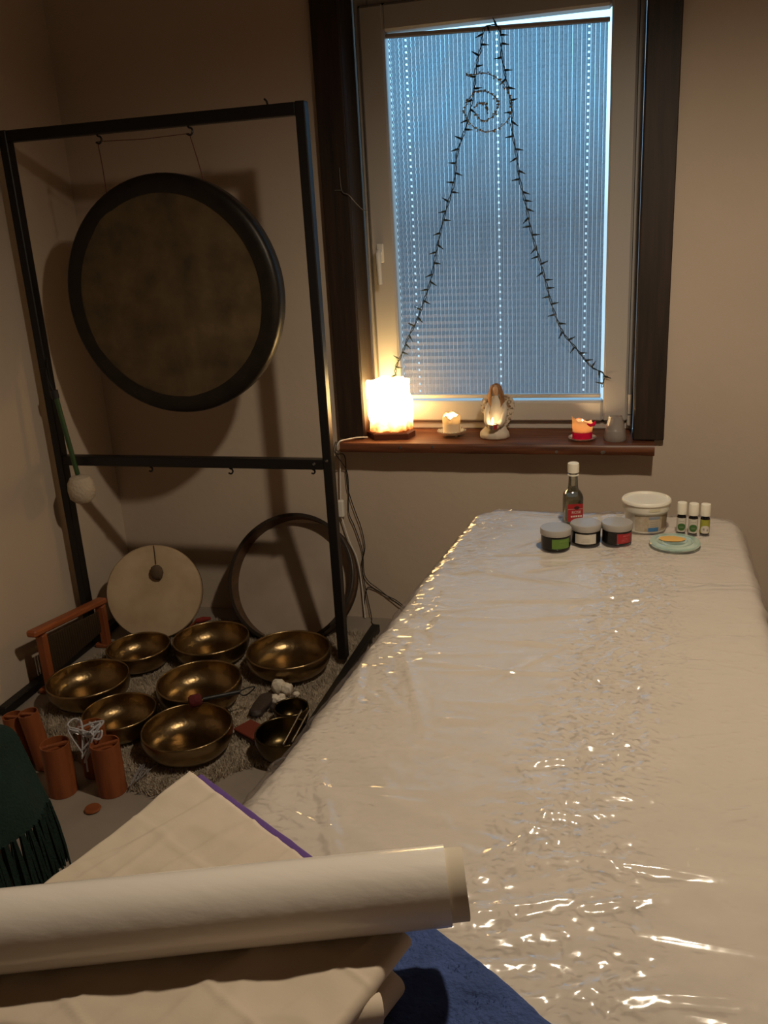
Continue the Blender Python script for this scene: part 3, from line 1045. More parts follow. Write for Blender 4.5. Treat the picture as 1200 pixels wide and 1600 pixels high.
# ================================================================== gong stand and gong
GY = 2.77
gs = thing('gong_stand', 'tall black square tube steel stand carrying the gong', 'gong stand', (-1.50, GY, 0))
for x in (-2.042, -0.974):
    MB().box((x, GY, .985), (.032, .040, 1.90), bev=.003).build('post', BLACKSTEEL, gs)
MB().box((-1.508, GY, 1.915), (1.036, .036, .037), bev=.003).build('crossbar', BLACKSTEEL, gs)
MB().box((-1.508, GY, .785), (1.036, .036, .036), bev=.003).build('middle_rail', BLACKSTEEL, gs)
MB().box((-0.938, 2.645, .020), (.034, .84, .034), Euler((0, 0, math.radians(-1.0))), bev=.003).build('foot', BLACKSTEEL, gs)
MB().box((-2.056, 2.645, .020), (.034, .84, .034), bev=.003).build('foot', BLACKSTEEL, gs)


def hook(x, z, y=GY, s=1.0):
    return MB().tube([(x, y - .002, z + .004), (x, y - .002, z - .006 * s), (x + .010 * s, y - .002, z - .010 * s), (x + .014 * s, y - .004, z - .020 * s), (x + .006 * s, y - .006, z - .030 * s), (x - .006 * s, y - .006, z - .026 * s)], .0033, 7, 4).build('hook', BLACKSTEEL, gs, True)


hook(-1.690, 1.898)
hook(-1.360, 1.898)
hook(-1.670, .768, s=.7)
hook(-1.350, .768, s=.8)
hook(-1.035, .768, s=.6)
for x, z in ((-1.022, .788), (-0.974, .800)):
    MB().lathe([(0, .004), (.004, .003), (.006, 0), (.006, -.003)], (x, GY - .020, z), 8, Matrix.Rotation(math.pi / 2, 3, 'X')).build('bolt', STEEL, gs, True)
MB().tube([(-1.083, GY, 1.93), (-1.087, GY, 1.945), (-1.094, GY, 1.952)], .0035, 6).build('pin', BLACKSTEEL, gs, True)

gcx, gcz, gR = -1.498, 1.366, .400
GYF = 2.758
gg = thing('gong', 'big round dark bronze gong with a broad black rim hanging in the stand', 'gong', (gcx, GYF, gcz - gR))
rotg = Matrix.Rotation(math.pi / 2, 3, 'X') @ Matrix.Identity(3)   # local +z -> -y (towards the room)
def gw(r, z, a):
    return r, z + .004 * noise.noise(Vector((r * math.cos(a) * 8, r * math.sin(a) * 8, 1.5)))
MB().lathe([(0, .012), (.03, .0118), (.07, .010), (.12, .006), (.17, .003), (.22, .001), (.27, 0), (.31, 0), (.345, 0)], (gcx, GYF, gcz), 64, rotg, gw).build('face', GONGFACE, gg, 'all')
MB().lathe([(.338, .0015), (.344, .003), (.37, .003), (.388, .000), (.397, -.008), (.400, -.020), (.398, -.062), (.394, -.064), (.392, -.060), (.394, -.020), (.386, -.008), (.36, -.005), (.338, -.004)], (gcx, GYF, gcz), 72, rotg).build('rim', GONGRIM, gg, 'all')
gc = MB()
gc.tube([(-1.690, GY - .006, 1.872), (-1.692, 2.775, 1.80), (-1.694, 2.780, 1.715)], .0018, 5)
gc.tube([(-1.357, GY - .006, 1.872), (-1.345, 2.775, 1.80), (-1.330, 2.780, 1.715)], .0018, 5)
gc.tube([(-1.690, GY - .006, 1.874), (-1.52, GY - .006, 1.869), (-1.357, GY - .006, 1.873)], .0014, 5)
gc.build('cord', CORD_R, gg, True)

# gong mallet hanging by the left post
gm = thing('gong_mallet', 'green handled mallet with a round cream felt head hanging beside the left stand post', 'mallet', (-1.942, 2.715, .63))
MB().tube([(-1.980, 2.715, 1.045), (-1.968, 2.715, .94), (-1.944, 2.715, .745)], .009, 10).build('handle', GREENH, gm, True)
MB().lathe([(0, -.052), (.030, -.050), (.046, -.034), (.050, -.005), (.048, .022), (.036, .044), (.014, .052), (0, .052)], (-1.938, 2.715, .690), 24).build('felt_head', FELT_W, gm, True)
mt = MB()
mt.tube([(-1.9815, 2.715, 1.030), (-1.984, 2.715, 1.060)], .014, 10)
mt.tube([(-1.984, 2.715, 1.058), (-1.998, 2.725, 1.12), (-2.012, 2.745, 1.17), (-2.020, 2.748, 1.15), (-2.0, 2.722, 1.09), (-1.984, 2.715, 1.058)], .0022, 5, 4)
mt.build('strap', BLACK, gm, True)

# ================================================================== the singing bowls on the pile rug
RZ = 0.016   # the pile lifts things a little
BOWLS = []


def bowl(name, label, x, y, R, h, m, tilt=(0, 0), grp='singing bowls on the rug'):
    BOWLS.append((x, y, R))
    o = thing(name, label, 'singing bowl', (x, y, RZ), grp)
    t = .0045
    pr = [(0, 0), (.52 * R, .001), (.68 * R, .006), (.84 * R, .18 * h), (.95 * R, .42 * h), (1.0 * R, .72 * h), (.995 * R, .93 * h), (.99 * R, h)]
    pin = [(.99 * R - t * .9, h + .0005), (.995 * R - t, .93 * h), (1.0 * R - t, .72 * h), (.95 * R - t, .42 * h + .002), (.84 * R - t, .18 * h + .004), (.68 * R - t, .010), (.50 * R, .0055), (0, .005)]
    mm = Euler((tilt[0], tilt[1], 0)).to_matrix()
    b = MB().lathe(pr + pin, (x, y, RZ), 48, mm)
    b.build('body', m, o, 'all')
    return o


bowl('singing_bowl', 'brass singing bowl in front of the round cream skin drum', -1.744, 2.628, .121, .082, BRASS)
bowl('singing_bowl', 'brass singing bowl in the back row between the two drums', -1.490, 2.728, .146, .088, BRASS)
bowl('singing_bowl', 'wide brass singing bowl in front of the large dark drum, beside the stand post', -1.155, 2.680, .156, .088, BRASS)
bowl('singing_bowl', 'leftmost brass singing bowl, in front of the wooden chime rack', -1.789, 2.361, .143, .088, BRASS)
bowl('singing_bowl', 'brass singing bowl with a dark red felt mallet laid across its rim', -1.379, 2.404, .146, .092, BRASS)
bowl('singing_bowl', 'brass singing bowl behind the upright orange wooden chime tubes', -1.560, 2.187, .120, .082, BRASS)
bowl('singing_bowl', 'large brass singing bowl nearest the viewer at the front edge of the rug', -1.285, 2.129, .143, .088, BRASS)
bowl('singing_bowl', 'smallest dark singing bowl beside the white shells', -1.014, 2.330, .058, .066, BRASS_D)
bowl('singing_bowl', 'small dark singing bowl half hidden by the table edge, next to the red box', -0.976, 2.156, .086, .086, BRASS_D)

bmz = .1195
bm5 = thing('bowl_mallet', 'dark red felt tipped bowl mallet with a black handle and loop, lying on a bowl', 'mallet', (-1.25, 2.30, bmz - .02))
MB().tube([(-1.292, 2.262, bmz + .002), (-1.240, 2.300, bmz), (-1.195, 2.336, bmz - .003)], .0075, 9).build('handle', BLACK, bm5, True)
MB().lathe([(0, -.022), (.016, -.020), (.021, -.012), (.021, .012), (.016, .020), (0, .022)], (-1.312, 2.246, bmz + .004), 18,
           Vector((.8, .6, 0)).to_track_quat('Z', 'Y').to_matrix()).build('felt_head', FELT_R, bm5, True)
MB().tube([(-1.197, 2.334, bmz - .003), (-1.175, 2.352, bmz + .004), (-1.152, 2.365, bmz + .002), (-1.168, 2.335, bmz - .010), (-1.185, 2.330, bmz - .012), (-1.197, 2.334, bmz - .003)], .0025, 6, 4).build('loop', BLACK, bm5, True)
rm = thing('felt_mallet', 'small red felt mallet tip lying between the cream drum and the back bowls', 'mallet', (-1.62, 2.80, RZ))
MB().tube([(-1.615, 2.86, .10), (-1.585, 2.862, .108), (-1.555, 2.864, .114)], [.010, .012, .006], 9).build('felt_tip', mat('bright_red_felt', (.20, .02, .015), .8), rm, True)
MB().tube([(-1.615, 2.86, .10), (-1.70, 2.865, .022)], .006, 8).build('handle', CHERRY, rm, True)

# shells, stone, red box, rods
shells = [(-1.130, 2.505, .020, .023, 'round white shell on top of the little shell heap'), (-1.098, 2.500, .018, .019, 'white shell at the right of the shell heap'),
          (-1.105, 2.466, .011, .013, 'narrow white shell in the middle of the shell heap'), (-1.128, 2.452, .017, .014, 'front left white shell of the shell heap'),
          (-1.094, 2.440, .014, .012, 'front white shell lying against the smallest dark bowl'), (-1.066, 2.505, .010, .008, 'tiny white shell lying apart behind the smallest bowl')]
for i, (x, y, r, h, lab) in enumerate(shells):
    zc = RZ + h * .85 + (.012 if i < 2 else 0)
    tag(rock((x, y, zc), (r, r * .8, h), 7, .22, 1.6, i * 3.7, .1).build('shell', SHELL, None, 'all'), lab, 'shell', 'white shells on the rug')
tag(rock((-1.152, 2.400, .034), (.024, .062, .014), 9, .08, 1.5, 4, .35).build('flat_stone', STONE, None, 'all'), 'long dark flat stone lying left of the white shells', 'stone')
tag(rock((-1.106, 2.400, .028), (.013, .014, .010), 6, .2, 1.5, 9, .2).build('pebble', STONE, None, 'all'), 'small black pebble beside the long flat stone', 'pebble')
rb = thing('lacquer_box', 'flat dark red box lying on the rug between the front bowl and the dark bowl', 'box', (-1.12, 2.245, RZ))
e5 = Euler((0, 0, math.radians(-28)))
MB().box((-1.118, 2.243, RZ + .008), (.105, .070, .016), e5, bev=.002).build('base', mat('dark_brown_side', (.05, .02, .014), .5), rb)
MB().box((-1.118, 2.243, RZ + .020), (.108, .073, .008), e5, bev=.002).build('lid', REDBOX, rb)
for k, (a, b_) in enumerate((((-0.935, 2.065, .118), (-0.962, 2.290, .096)), ((-0.915, 2.085, .117), (-0.940, 2.305, .092)))):
    tag(MB().tube([a, b_], .0028, 7).build('thin_rod', STEEL, None, True), ['thin grey metal rod lying across the dark bowl, left one of two', 'thin grey metal rod by the table edge, right one of two'][k], 'rod', 'thin rods')

# ================================================================== drums leaning on the wall
def leaning(center, az, lean):
    """axes of a disc: local z = drum axis towards the room"""
    n_ = Vector((math.sin(az) * math.cos(lean), -math.cos(az) * math.cos(lean), math.sin(lean)))
    x_ = Vector((math.cos(az), math.sin(az), 0))
    y_ = n_.cross(x_)
    m = Matrix((x_, y_, n_)).transposed()
    return m, Vector(center)


wd_m, wd_c = leaning((-1.800, 2.880, .206), math.radians(22), math.radians(20))
wd = thing('skin_drum', 'round frame drum with a cream skin leaning in the corner', 'drum', (-1.80, 2.88, RZ))
R1 = .190
MB().lathe([(0, .001), (.10, .0), (.17, .0), (R1 - .004, -.001), (R1, -.006), (R1 + .001, -.022), (R1 - .001, -.022), (R1 - .003, -.006), (0, -.002)], wd_c, 56, wd_m).build('skin', SKIN, wd, True)
MB().lathe([(R1 - .001, -.008), (R1 - .001, -.060), (R1 - .012, -.060), (R1 - .012, -.008), (R1 - .001, -.008)], wd_c, 56, wd_m).build('hoop', HOOP, wd, True)
bt = thing('tassel_pendant', 'small dark round tassel hanging on a string in front of the cream drum skin', 'pendant', (-1.79, 2.92, .24))
def on_drum(x, y, z):
    return wd_c + wd_m @ Vector((x, y, z))
MB().tube([on_drum(.014, .188, .004), on_drum(.016, .16, .004), on_drum(.018, .112, .008)], .0018, 5).build('string', mat('dark_string', (.07, .05, .035), .8), bt)
rock(tuple(on_drum(.020, .078, .018)), (.021, .016, .026), 6, .18, 2.2, 2, .1).build('tassel', mat('brown_tassel', (.11, .075, .045), .9), bt, 'all')

ld_m, ld_c = leaning((-1.262, 3.048, .222), math.radians(0), math.radians(31))
ldr = thing('large_frame_drum', 'large open backed frame drum with a dark hoop leaning against the wall', 'drum', (-1.26, 2.93, RZ))
R2 = .262
MB().lathe([(R2, .042), (R2 + .001, -.035), (R2 - .009, -.035), (R2 - .009, .042), (R2, .042)], ld_c, 64, ld_m).build('hoop', HOOP, ldr, True)
MB().lathe([(R2 + .001, .0435), (R2 + .004, .042), (R2 + .004, .020), (R2 + .001, .018), (R2 + .0005, .018), (R2 - .0005, .0385), (R2 - .010, .0385), (R2 - .010, .0435), (R2 + .001, .0435)], ld_c, 64, ld_m).build('front_ring', HOOP_D, ldr, True)
MB().lathe([(R2 + .002, -.022), (R2 + .004, -.024), (R2 + .004, -.034), (R2 + .002, -.036)], ld_c, 64, ld_m).build('rear_ring', HOOP_D, ldr, True)
MB().lathe([(0, -.033), (R2 - .008, -.033), (R2 - .008, -.035), (0, -.035)], ld_c, 64, ld_m).build('skin', SKIN_G, ldr, True)

# ================================================================== wooden bar chime rack by the left wall
cr = thing('chime_rack', 'orange wooden rack with a row of dark hanging chime bars beside the left wall', 'chime rack', (-1.985, 2.62, 0))
e_b = Euler((math.radians(-8.0), 0, 0))
MB().box((-1.985, 2.575, .2285), (.042, .45, .024), e_b, bev=.006).build('beam', CHERRY_Y, cr)
MB().box((-1.985, 2.405, .118), (.034, .028, .236), Euler((0, 0, 0)), bev=.004).build('leg', CHERRY, cr)
MB().box((-1.985, 2.775, .092), (.034, .028, .184), Euler((0, 0, 0)), bev=.004).build('leg', CHERRY, cr)
MB().box((-1.985, 2.405, .009), (.090, .034, .018), bev=.004).build('base_foot', CHERRY, cr)
MB().box((-1.985, 2.775, .009), (.090, .034, .018), bev=.004).build('base_foot', CHERRY, cr)
for i in range(24):
    y = 2.430 + i * .0138
    zt = .232 - (y - 2.405) * .14 - .016
    ln = .150 - i * .0026
    MB().box((-1.985, y, zt - ln / 2), (.004, .0112, ln), bev=.001).build('chime_bar', CHIMEBAR, cr)

# ================================================================== upright wooden chime tubes and their loose cords
def chime_tube(label, x, y, r, h, tilt=(0, 0), rz=0.0, ztop=0.0):
    o = thing('chime_tube', label, 'chime', (x, y, 0.0), 'wooden chime tubes on the floor')
    mm = Euler((tilt[0], tilt[1], 0)).to_matrix()
    lift = r * (abs(math.sin(tilt[0])) + abs(math.sin(tilt[1]))) + .001
    c_ = (x, y, lift)
    MB().lathe([(0, .0), (r, .0), (r, h), (r - .003, h), (r - .003, h - .035), (0, h - .035)], c_, 36, mm).build('tube', CHERRY, o, True)
    bar = MB().box((0, 0, h - .006), (2 * r - .006, .012, .006))
    bar.v = [tuple(mm @ (Matrix.Rotation(rz, 3, 'Z') @ Vector(p)) + Vector(c_)) for p in bar.v]
    bar.build('top_bar', CHERRY, o)
    return o


chime_tube('orange wooden chime tube standing nearest the green scarf', -1.580, 1.882, .042, .165, rz=.7)
chime_tube('orange wooden chime tube standing upright nearest the small wooden disc', -1.432, 1.912, .042, .165, rz=.7)
chime_tube('orange wooden chime tube half hidden behind the one by the disc', -1.530, 1.990, .042, .165, rz=.9)
chime_tube('slim leaning wooden chime tube at the left, with an open top', -1.712, 1.985, .030, .195, (0.06, -.10))
chime_tube('slim wooden chime tube farthest left by the wall', -1.782, 1.975, .030, .180, (0.0, -.06))
tag(MB().lathe([(0, .002), (.020, .002), (.024, .005), (.022, .009), (0, .010)], (-1.440, 1.818, 0), 24, Euler((.0, .0, .0)).to_matrix()).build('wooden_disc', CHERRY, None, True), 'small flat orange wooden disc lying on the floor before the tubes', 'wooden disc')
rnd = random.Random(5)
for lab, cx, cy, cz, n_, kk in (('tangle of clear plastic strips between the chime tubes', -1.505, 1.965, .170, 9, 0), ('loose clear cord lying behind the front chime tube', -1.372, 1.965, .03, 4, 1)):
    b = MB()
    for q in range(n_):
        if kk == 0:
            a0 = rnd.uniform(-.6, .6)
            pts = [(cx + rnd.uniform(-.05, .05), cy + rnd.uniform(-.03, .03) - .03, cz + rnd.uniform(.0, .04)) for _ in range(4)] + [(cx + rnd.uniform(-.01, .04), cy - .065, cz - rnd.uniform(.02, .11))]
        else:
            pts = [(cx + rnd.uniform(-.03, .03), cy + rnd.uniform(-.06, .06), RZ + rnd.uniform(.004, .02)) for _ in range(5)]
        b.tube(pts, .0028 if kk == 0 else .0016, 5, 6)
    tag(b.build('clear_cord', CLEARBIT if kk == 0 else CLEARCORD, None, True), lab, 'cord')

# ================================================================== pile rug
RUGP = [(-1.93, 2.26), (-1.80, 2.10), (-1.62, 2.02), (-1.50, 1.955), (-1.40, 1.925), (-1.26, 1.905), (-1.17, 1.955), (-1.10, 2.06), (-1.03, 2.10), (-.955, 2.08), (-.86, 2.2), (-.84, 2.6), (-.86, 2.9), (-.95, 3.02), (-1.30, 3.06), (-1.70, 3.05), (-1.90, 2.95), (-1.965, 2.7), (-1.97, 2.45)]
rug = thing('pile_rug', 'shaggy beige rug on the floor under the singing bowls', 'rug', (-1.42, 2.48, 0))


def inside(x, y, poly):
    c_ = False
    for i in range(len(poly)):
        x1, y1 = poly[i]
        x2, y2 = poly[i - 1]
        if (y1 > y) != (y2 > y) and x < (x2 - x1) * (y - y1) / (y2 - y1) + x1:
            c_ = not c_
    return c_


rp_ = spline([Vector((*p, 0)) for p in RUGP + RUGP[:1]], 5)[:-1]
n_ = len(rp_)
b = MB()
rb2 = [Vector((-1.42 + (p.x + 1.42) * .955, 2.48 + (p.y - 2.48) * .955, 0)) for p in rp_]
b.v = [(p.x, p.y, .001) for p in rb2] + [(p.x, p.y, .008) for p in rb2] + [(-1.42, 2.48, .011), (-1.42, 2.48, .001)]
for i in range(n_):
    j = (i + 1) % n_
    b.f += [(i, j, n_ + j, n_ + i), (n_ + i, n_ + j, 2 * n_), (j, i, 2 * n_ + 1)]
b.build('backing', RUGM, rug)
pl = MB()
poly2 = [(p.x, p.y) for p in rp_]
cnt = 0
rr_ = random.Random(3)
while cnt < 42000:
    x, y = rr_.uniform(-1.98, -.83), rr_.uniform(1.90, 3.07)
    if not inside(x, y, poly2) or any((x - q[0]) ** 2 + (y - q[1]) ** 2 < (.80 * q[2]) ** 2 for q in BOWLS):
        continue
    a = rr_.uniform(0, 6.283)
    h = rr_.uniform(.008, .021) * (1.0 + .5 * noise.noise(Vector((x * 30, y * 30, 0))))
    lx, ly = rr_.uniform(-.016, .016), rr_.uniform(-.016, .016)
    ww = .0022
    k = len(pl.v)
    pl.v += [(x - ww * math.cos(a), y - ww * math.sin(a), .002), (x + ww * math.cos(a), y + ww * math.sin(a), .002), (x + lx, y + ly, .008 + h)]
    pl.f.append((k, k + 1, k + 2))
    cnt += 1
pl.build('pile', RUGM, rug, kind='stuff')

# ================================================================== massage table, sheet and clear film
TZ = 0.700
TY0, TY1 = 0.50, 2.585
def edgeL(y):
    return -0.432 - (2.5 - y) * 0.096
def edgeR(y):
    return 0.345 - (2.5 - y) * 0.022


def sdf(x, y, hx, hy, rc):
    qx, qy = abs(x) - (hx - rc), abs(y) - (hy - rc)
    d = math.hypot(max(qx, 0), max(qy, 0)) + min(max(qx, qy), 0) - rc
    if qx > 0 and qy > 0:
        l_ = math.hypot(qx, qy)
        nx, ny = math.copysign(qx / l_, x), math.copysign(qy / l_, y)
    elif qx > qy:
        nx, ny = math.copysign(1, x), 0
    else:
        nx, ny = 0, math.copysign(1, y)
    return d, nx, ny


def drape(hang, res, re, ztop, disp, flare=0.0, hangwave=0.0, hl=None, mask=None):
    """a cloth laid over the table top: flat, round over the edge, then down"""
    b = MB()
    W = 0.86
    b.uv = [] if mask else None
    Lh = (TY1 - TY0) / 2
    hx, hy = W / 2, Lh
    ex = hang
    nu, nv = int((2 * hx + 2 * ex) / res), int((2 * hy + 2 * ex) / res)
    yc = (TY0 + TY1) / 2
    for j in range(nv + 1):
        for i in range(nu + 1):
            u = -hx - ex + (2 * hx + 2 * ex) * i / nu
            v = -hy - ex + (2 * hy + 2 * ex) * j / nv
            d, nx, ny = sdf(u, v, hx - re, hy - re, .075)
            dz = disp(u, v)
            if d <= 0:
                px, py, pz = u, v, ztop + dz
            else:
                bx, by = u - nx * d, v - ny * d
                a = d / re
                if a < math.pi / 2:
                    ox, oz = re * math.sin(a), -re * (1 - math.cos(a))
                    px, py = bx + nx * (ox + dz * math.sin(a)), by + ny * (ox + dz * math.sin(a))
                    pz = ztop + oz + dz * math.cos(a)
                else:
                    dd = min(d - re * math.pi / 2, (hl(u, v) if hl else hang))
                    wv = hangwave * noise.noise(Vector(((bx - by) * 9, (bx + by) * 9, 4))) * min(1, dd / .1)
                    o_ = re + dd * flare + wv + dz
                    px, py, pz = bx + nx * o_, by + ny * o_, ztop - re - dd
            Y = yc + py
            t = (px + hx) / (2 * hx)
            X = edgeL(Y) + (edgeR(Y) - edgeL(Y)) * t
            b.v.append((X, Y, pz))
            if mask:
                b.uv.append((mask(u, v), 0))
    for j in range(nv):
        for i in range(nu):
            a = j * (nu + 1) + i
            b.f.append((a, a + 1, a + nu + 2, a + nu + 1))
    return b


mtb = thing('massage_table', 'massage table under a beige sheet in the middle of the room', 'massage table', (-0.10, 1.55, 0))
pad = MB()
xs = [(edgeL(TY1 - .04) + .05, TY1 - .045), (edgeR(TY1 - .04) - .05, TY1 - .045), (edgeR(TY0 + .04) - .05, TY0 + .045), (edgeL(TY0 + .04) + .05, TY0 + .045)]
pad.v = [(x, y, .615) for x, y in xs] + [(x, y, .690) for x, y in xs]
pad.f = [(0, 1, 2, 3), (7, 6, 5, 4)] + [(i, i + 4, (i + 1) % 4 + 4, (i + 1) % 4) for i in range(4)]
pad.build('padded_top', PADM, mtb)
for x, y in ((-.33, 2.40), (.23, 2.40), (-.45, .72), (.18, .72)):
    MB().box((x, y, .3075), (.045, .045, .615), bev=.004).build('leg', BEECH, mtb)
MB().box((-.05, 2.40, .56), (.56, .02, .09)).build('end_rail', BEECH, mtb)
MB().box((-.14, .72, .56), (.62, .02, .09)).build('end_rail', BEECH, mtb)


def sheet_disp(u, v):
    p = Vector((u, v, 0))
    s = 0.0030 * noise.noise(p * 5) + .0013 * noise.noise(Vector((u * 7, v * 19, 2)))
    rg = 1 - abs(noise.noise(Vector((u * 4 + .8 * v, v * 9, 5.5))))
    s += .0042 * max(0, rg - .86) / .14
    rg = 1 - abs(noise.noise(Vector((u * 9 - v * 5, v * 7 + u * 4, 8.5))))
    s += .0034 * max(0, rg - .88) / .12
    # folds that run down over the side edges
    e_ = max(0.0, (abs(u) - .33) / .12)
    s += .0045 * min(1.5, e_) * noise.noise(Vector((0, v * 17 + u * 3, 1)))
    return s


sh = drape(.40, .012, .040, TZ, sheet_disp, flare=.05, hangwave=.03)
tag(sh.build('bed_sheet', SHEET, None, 'all'), 'beige cotton sheet spread over the massage table, hanging down its sides', 'sheet')

creases = []
rc_ = random.Random(11)
for _ in range(150):
    cx, cy = rc_.uniform(-.42, .42), rc_.uniform(-1.0, 1.0)
    an_ = rc_.choice([rc_.uniform(-.45, .45), rc_.uniform(-.45, .45), rc_.uniform(-.1, .6), rc_.uniform(0, math.pi)])
    creases.append((cx, cy, math.cos(an_), math.sin(an_), rc_.uniform(.03, .20), rc_.uniform(.002, .0055), rc_.uniform(.005, .009)))


def film_mask(u, v):
    m1 = math.exp(-((u - .10 - .03 * math.sin(v * 3)) / .115) ** 4)
    m2 = math.exp(-((u + .36) / .085) ** 2) * (.5 + .8 * max(0, v + .3))
    mk = .17 + m1 * (.75 + .6 * noise.noise(Vector((u * 5, v * 6, 3)))) + .8 * m2 * (.7 + .6 * noise.noise(Vector((u * 5, v * 6, 13))))
    d = max(abs(u) - .40, 0) * 6
    return max(.05, min(1.3, mk + d))


def film_disp(u, v):
    p = Vector((u, v, 0))
    s = .0028 + 0.0022 * noise.noise(p * 6 + Vector((9, 2, 1))) + .0030 * noise.noise(Vector((u * 3, v * 11, 12)))
    # crumpled lengthwise bands where the film was folded on its roll
    mk = film_mask(u, v)
    r1 = abs(noise.noise(Vector((u * 26, v * 30, 3.3))))
    r2_ = abs(noise.noise(Vector((u * 58, v * 62, 7.7))))
    s += mk * (.0085 * (.4 - r1) + .0048 * (.4 - r2_))
    for (cx, cy, ca, sa, ln, am, wd_) in creases:
        dx, dy = u - cx, v - cy
        t = dx * ca + dy * sa
        if abs(t) < ln:
            q = -dx * sa + dy * ca
            if abs(q) < wd_ * 2.5:
                s += am * math.exp(-(q / wd_) ** 2) * (1 - (t / ln) ** 2)
    return max(.0012, s) + .0042


def film_hl(u, v):
    return .06 + .04 * noise.noise(Vector((u * 4, v * 4, 1)))


fm = drape(.20, .0046, .043, TZ, film_disp, flare=.10, hangwave=.04, hl=film_hl, mask=film_mask)
tag(fm.build('plastic_film', FILM, None, 'all'), 'crinkled clear plastic film covering the beige sheet on the table', 'plastic film')

# ================================================================== things on the table
IZ = TZ + .0085


def text_on_cyl(body, cx, cy, r, z, a_mid, size, m, parent, name='lettering', flat=None):
    cu = bpy.data.curves.new('lettering_curve', 'FONT')
    cu.body = body
    cu.size = size
    cu.align_x = 'CENTER'
    cu.align_y = 'CENTER'
    to = bpy.data.objects.new('lettering_tmp', cu)
    COL.objects.link(to)
    dg = bpy.context.evaluated_depsgraph_get()
    dg.update()
    me = bpy.data.meshes.new_from_object(to.evaluated_get(dg))
    b = MB()
    for vv in me.vertices:
        if flat is None:
            a = a_mid + vv.co.x / r
            b.v.append((cx + (r + .0007) * math.sin(a), cy - (r + .0007) * math.cos(a), z + vv.co.y))
        else:
            b.v.append(tuple(flat(vv.co.x, vv.co.y)))
    b.f = [tuple(q.vertices) for q in me.polygons]
    bpy.data.objects.remove(to, do_unlink=True)
    bpy.data.meshes.remove(me)
    return b.build(name, m, parent)


def jar(label, x, y, lm, a0, a1, words, ink, zz=IZ):
    o = thing('cosmetic_jar', label, 'jar', (x, y, zz), 'low round jars on the table')
    r = .0395
    MB().lathe([(0, 0), (r - .003, 0), (r, .003), (r, .036), (r - .002, .038), (r - .004, .040), (0, .040)], (x, y, zz), 48).build('body', JARM, o, True)
    MB().lathe([(r + .0015, .0385), (r + .002, .040), (r + .002, .053), (r + .0005, .0555), (r - .003, .056), (0, .0562)], (x, y, zz), 48).build('lid', LIDM, o, True)
    lb = arc_patch(x, y, r, zz + .006, zz + .033, a0, a1, 16, .0005).build('label', lm, o)
    am = (a0 + a1) / 2
    if words:
        text_on_cyl(words, x, y, r, zz + .0265, am + .18, .0062, ink, lb)
    for q in range(3):
        arc_patch(x, y, r, zz + .011 + q * .0040, zz + .0116 + q * .0040, am - .28 + .05 * q, am + .30, 8, .0009).build('print_line', ink, lb)
    return o


INK_GR = mat('faint_green_print', (0.22, 0.34, 0.09), 0.6)
INK_RD = mat('faint_red_print', (0.62, 0.20, 0.18), 0.6)
jar('low black jar with a grey lid and a green label, front left of the group', -0.160, 2.245, LAB_G, -.18, 1.10, 'ARTISTIC', INK_GR)
jar('low black jar with grey lid and white label, in the middle of the group', -0.083, 2.292, LAB_W, -.72, .78, '', INK_G)
jar('low black jar with a grey lid and a dark red label, beside the white bucket', -0.001, 2.305, LAB_R, .02, 1.12, 'ARTISTIC', INK_RD)

# square shouldered bottle with a white cap
bx, by = -0.127, 2.462
bo = thing('glass_bottle', 'clear square bottle with a white cap and a red label, behind the jars', 'bottle', (bx, by, IZ))


def sq_sections(secs, seg=32, pw=3.2):
    b = MB()
    vs, fs = [], []
    rot = Matrix.Rotation(math.radians(18), 3, 'Z')
    for (r, z, p) in secs:
        for i in range(seg):
            a = 2 * math.pi * i / seg
            ca, sa = math.cos(a), math.sin(a)
            k = (abs(ca) ** p + abs(sa) ** p) ** (-1 / p)
            q = rot @ Vector((r * k * ca, r * k * sa, 0))
            vs.append((bx + q.x, by + q.y, IZ + z))
    for k in range(len(secs) - 1):
        for i in range(seg):
            j = (i + 1) % seg
            fs.append((k * seg + i, k * seg + j, (k + 1) * seg + j, (k + 1) * seg + i))
    fs.append(tuple(reversed(range(seg))))
    fs.append(tuple((len(secs) - 1) * seg + i for i in range(seg)))
    return b.add(vs, fs)


sq_sections([(.023, 0, 5), (.0262, .003, 5), (.0265, .070, 5), (.0262, .078, 4.5), (.024, .086, 3.5), (.019, .0935, 2.6), (.0155, .098, 2), (.0142, .105, 2), (.0128, .130, 2), (.0125, .148, 2)]).build('glass', BOTTLEG, bo, True)
sq_sections([(.0215, .004, 5), (.0240, .006, 5), (.0242, .070, 5), (.0225, .078, 4), (.0215, .080, 4)]).build('liquid', glass_thin('bottle_liquid', tint=(.72, .70, .60), refl=.3, rough=.05, haze=.10, hazecol=(.35, .33, .25)), bo, True)
MB().lathe([(.0155, .139), (.016, .1395), (.016, .1425), (.0155, .143), (.0135, .143), (.0135, .139), (.0155, .139)], (bx, by, IZ), 28).build('tamper_ring', CAPW, bo, True)
MB().lathe([(.0160, .1485), (.0165, .149), (.0165, .167), (.0158, .1745), (.0140, .176), (.0115, .1755), (.011, .1745), (0, .1745)], (bx, by, IZ), 32).build('cap', CAPW, bo, True)
rotb = Matrix.Rotation(math.radians(18), 3, 'Z')
def bfl(off):
    def f_(x, y):
        q = rotb @ Vector((x, -.0272 - off, 0))
        return (bx + q.x, by + q.y, IZ + .036 + y)
    return f_
lbm = MB()
fl_ = bfl(0)
lbm.v = [fl_(-.022, -.028), fl_(.022, -.028), fl_(.022, .024), fl_(-.022, .024)]
lbm.f = [(0, 1, 2, 3)]
blab = lbm.build('label', LAB_R, bo)
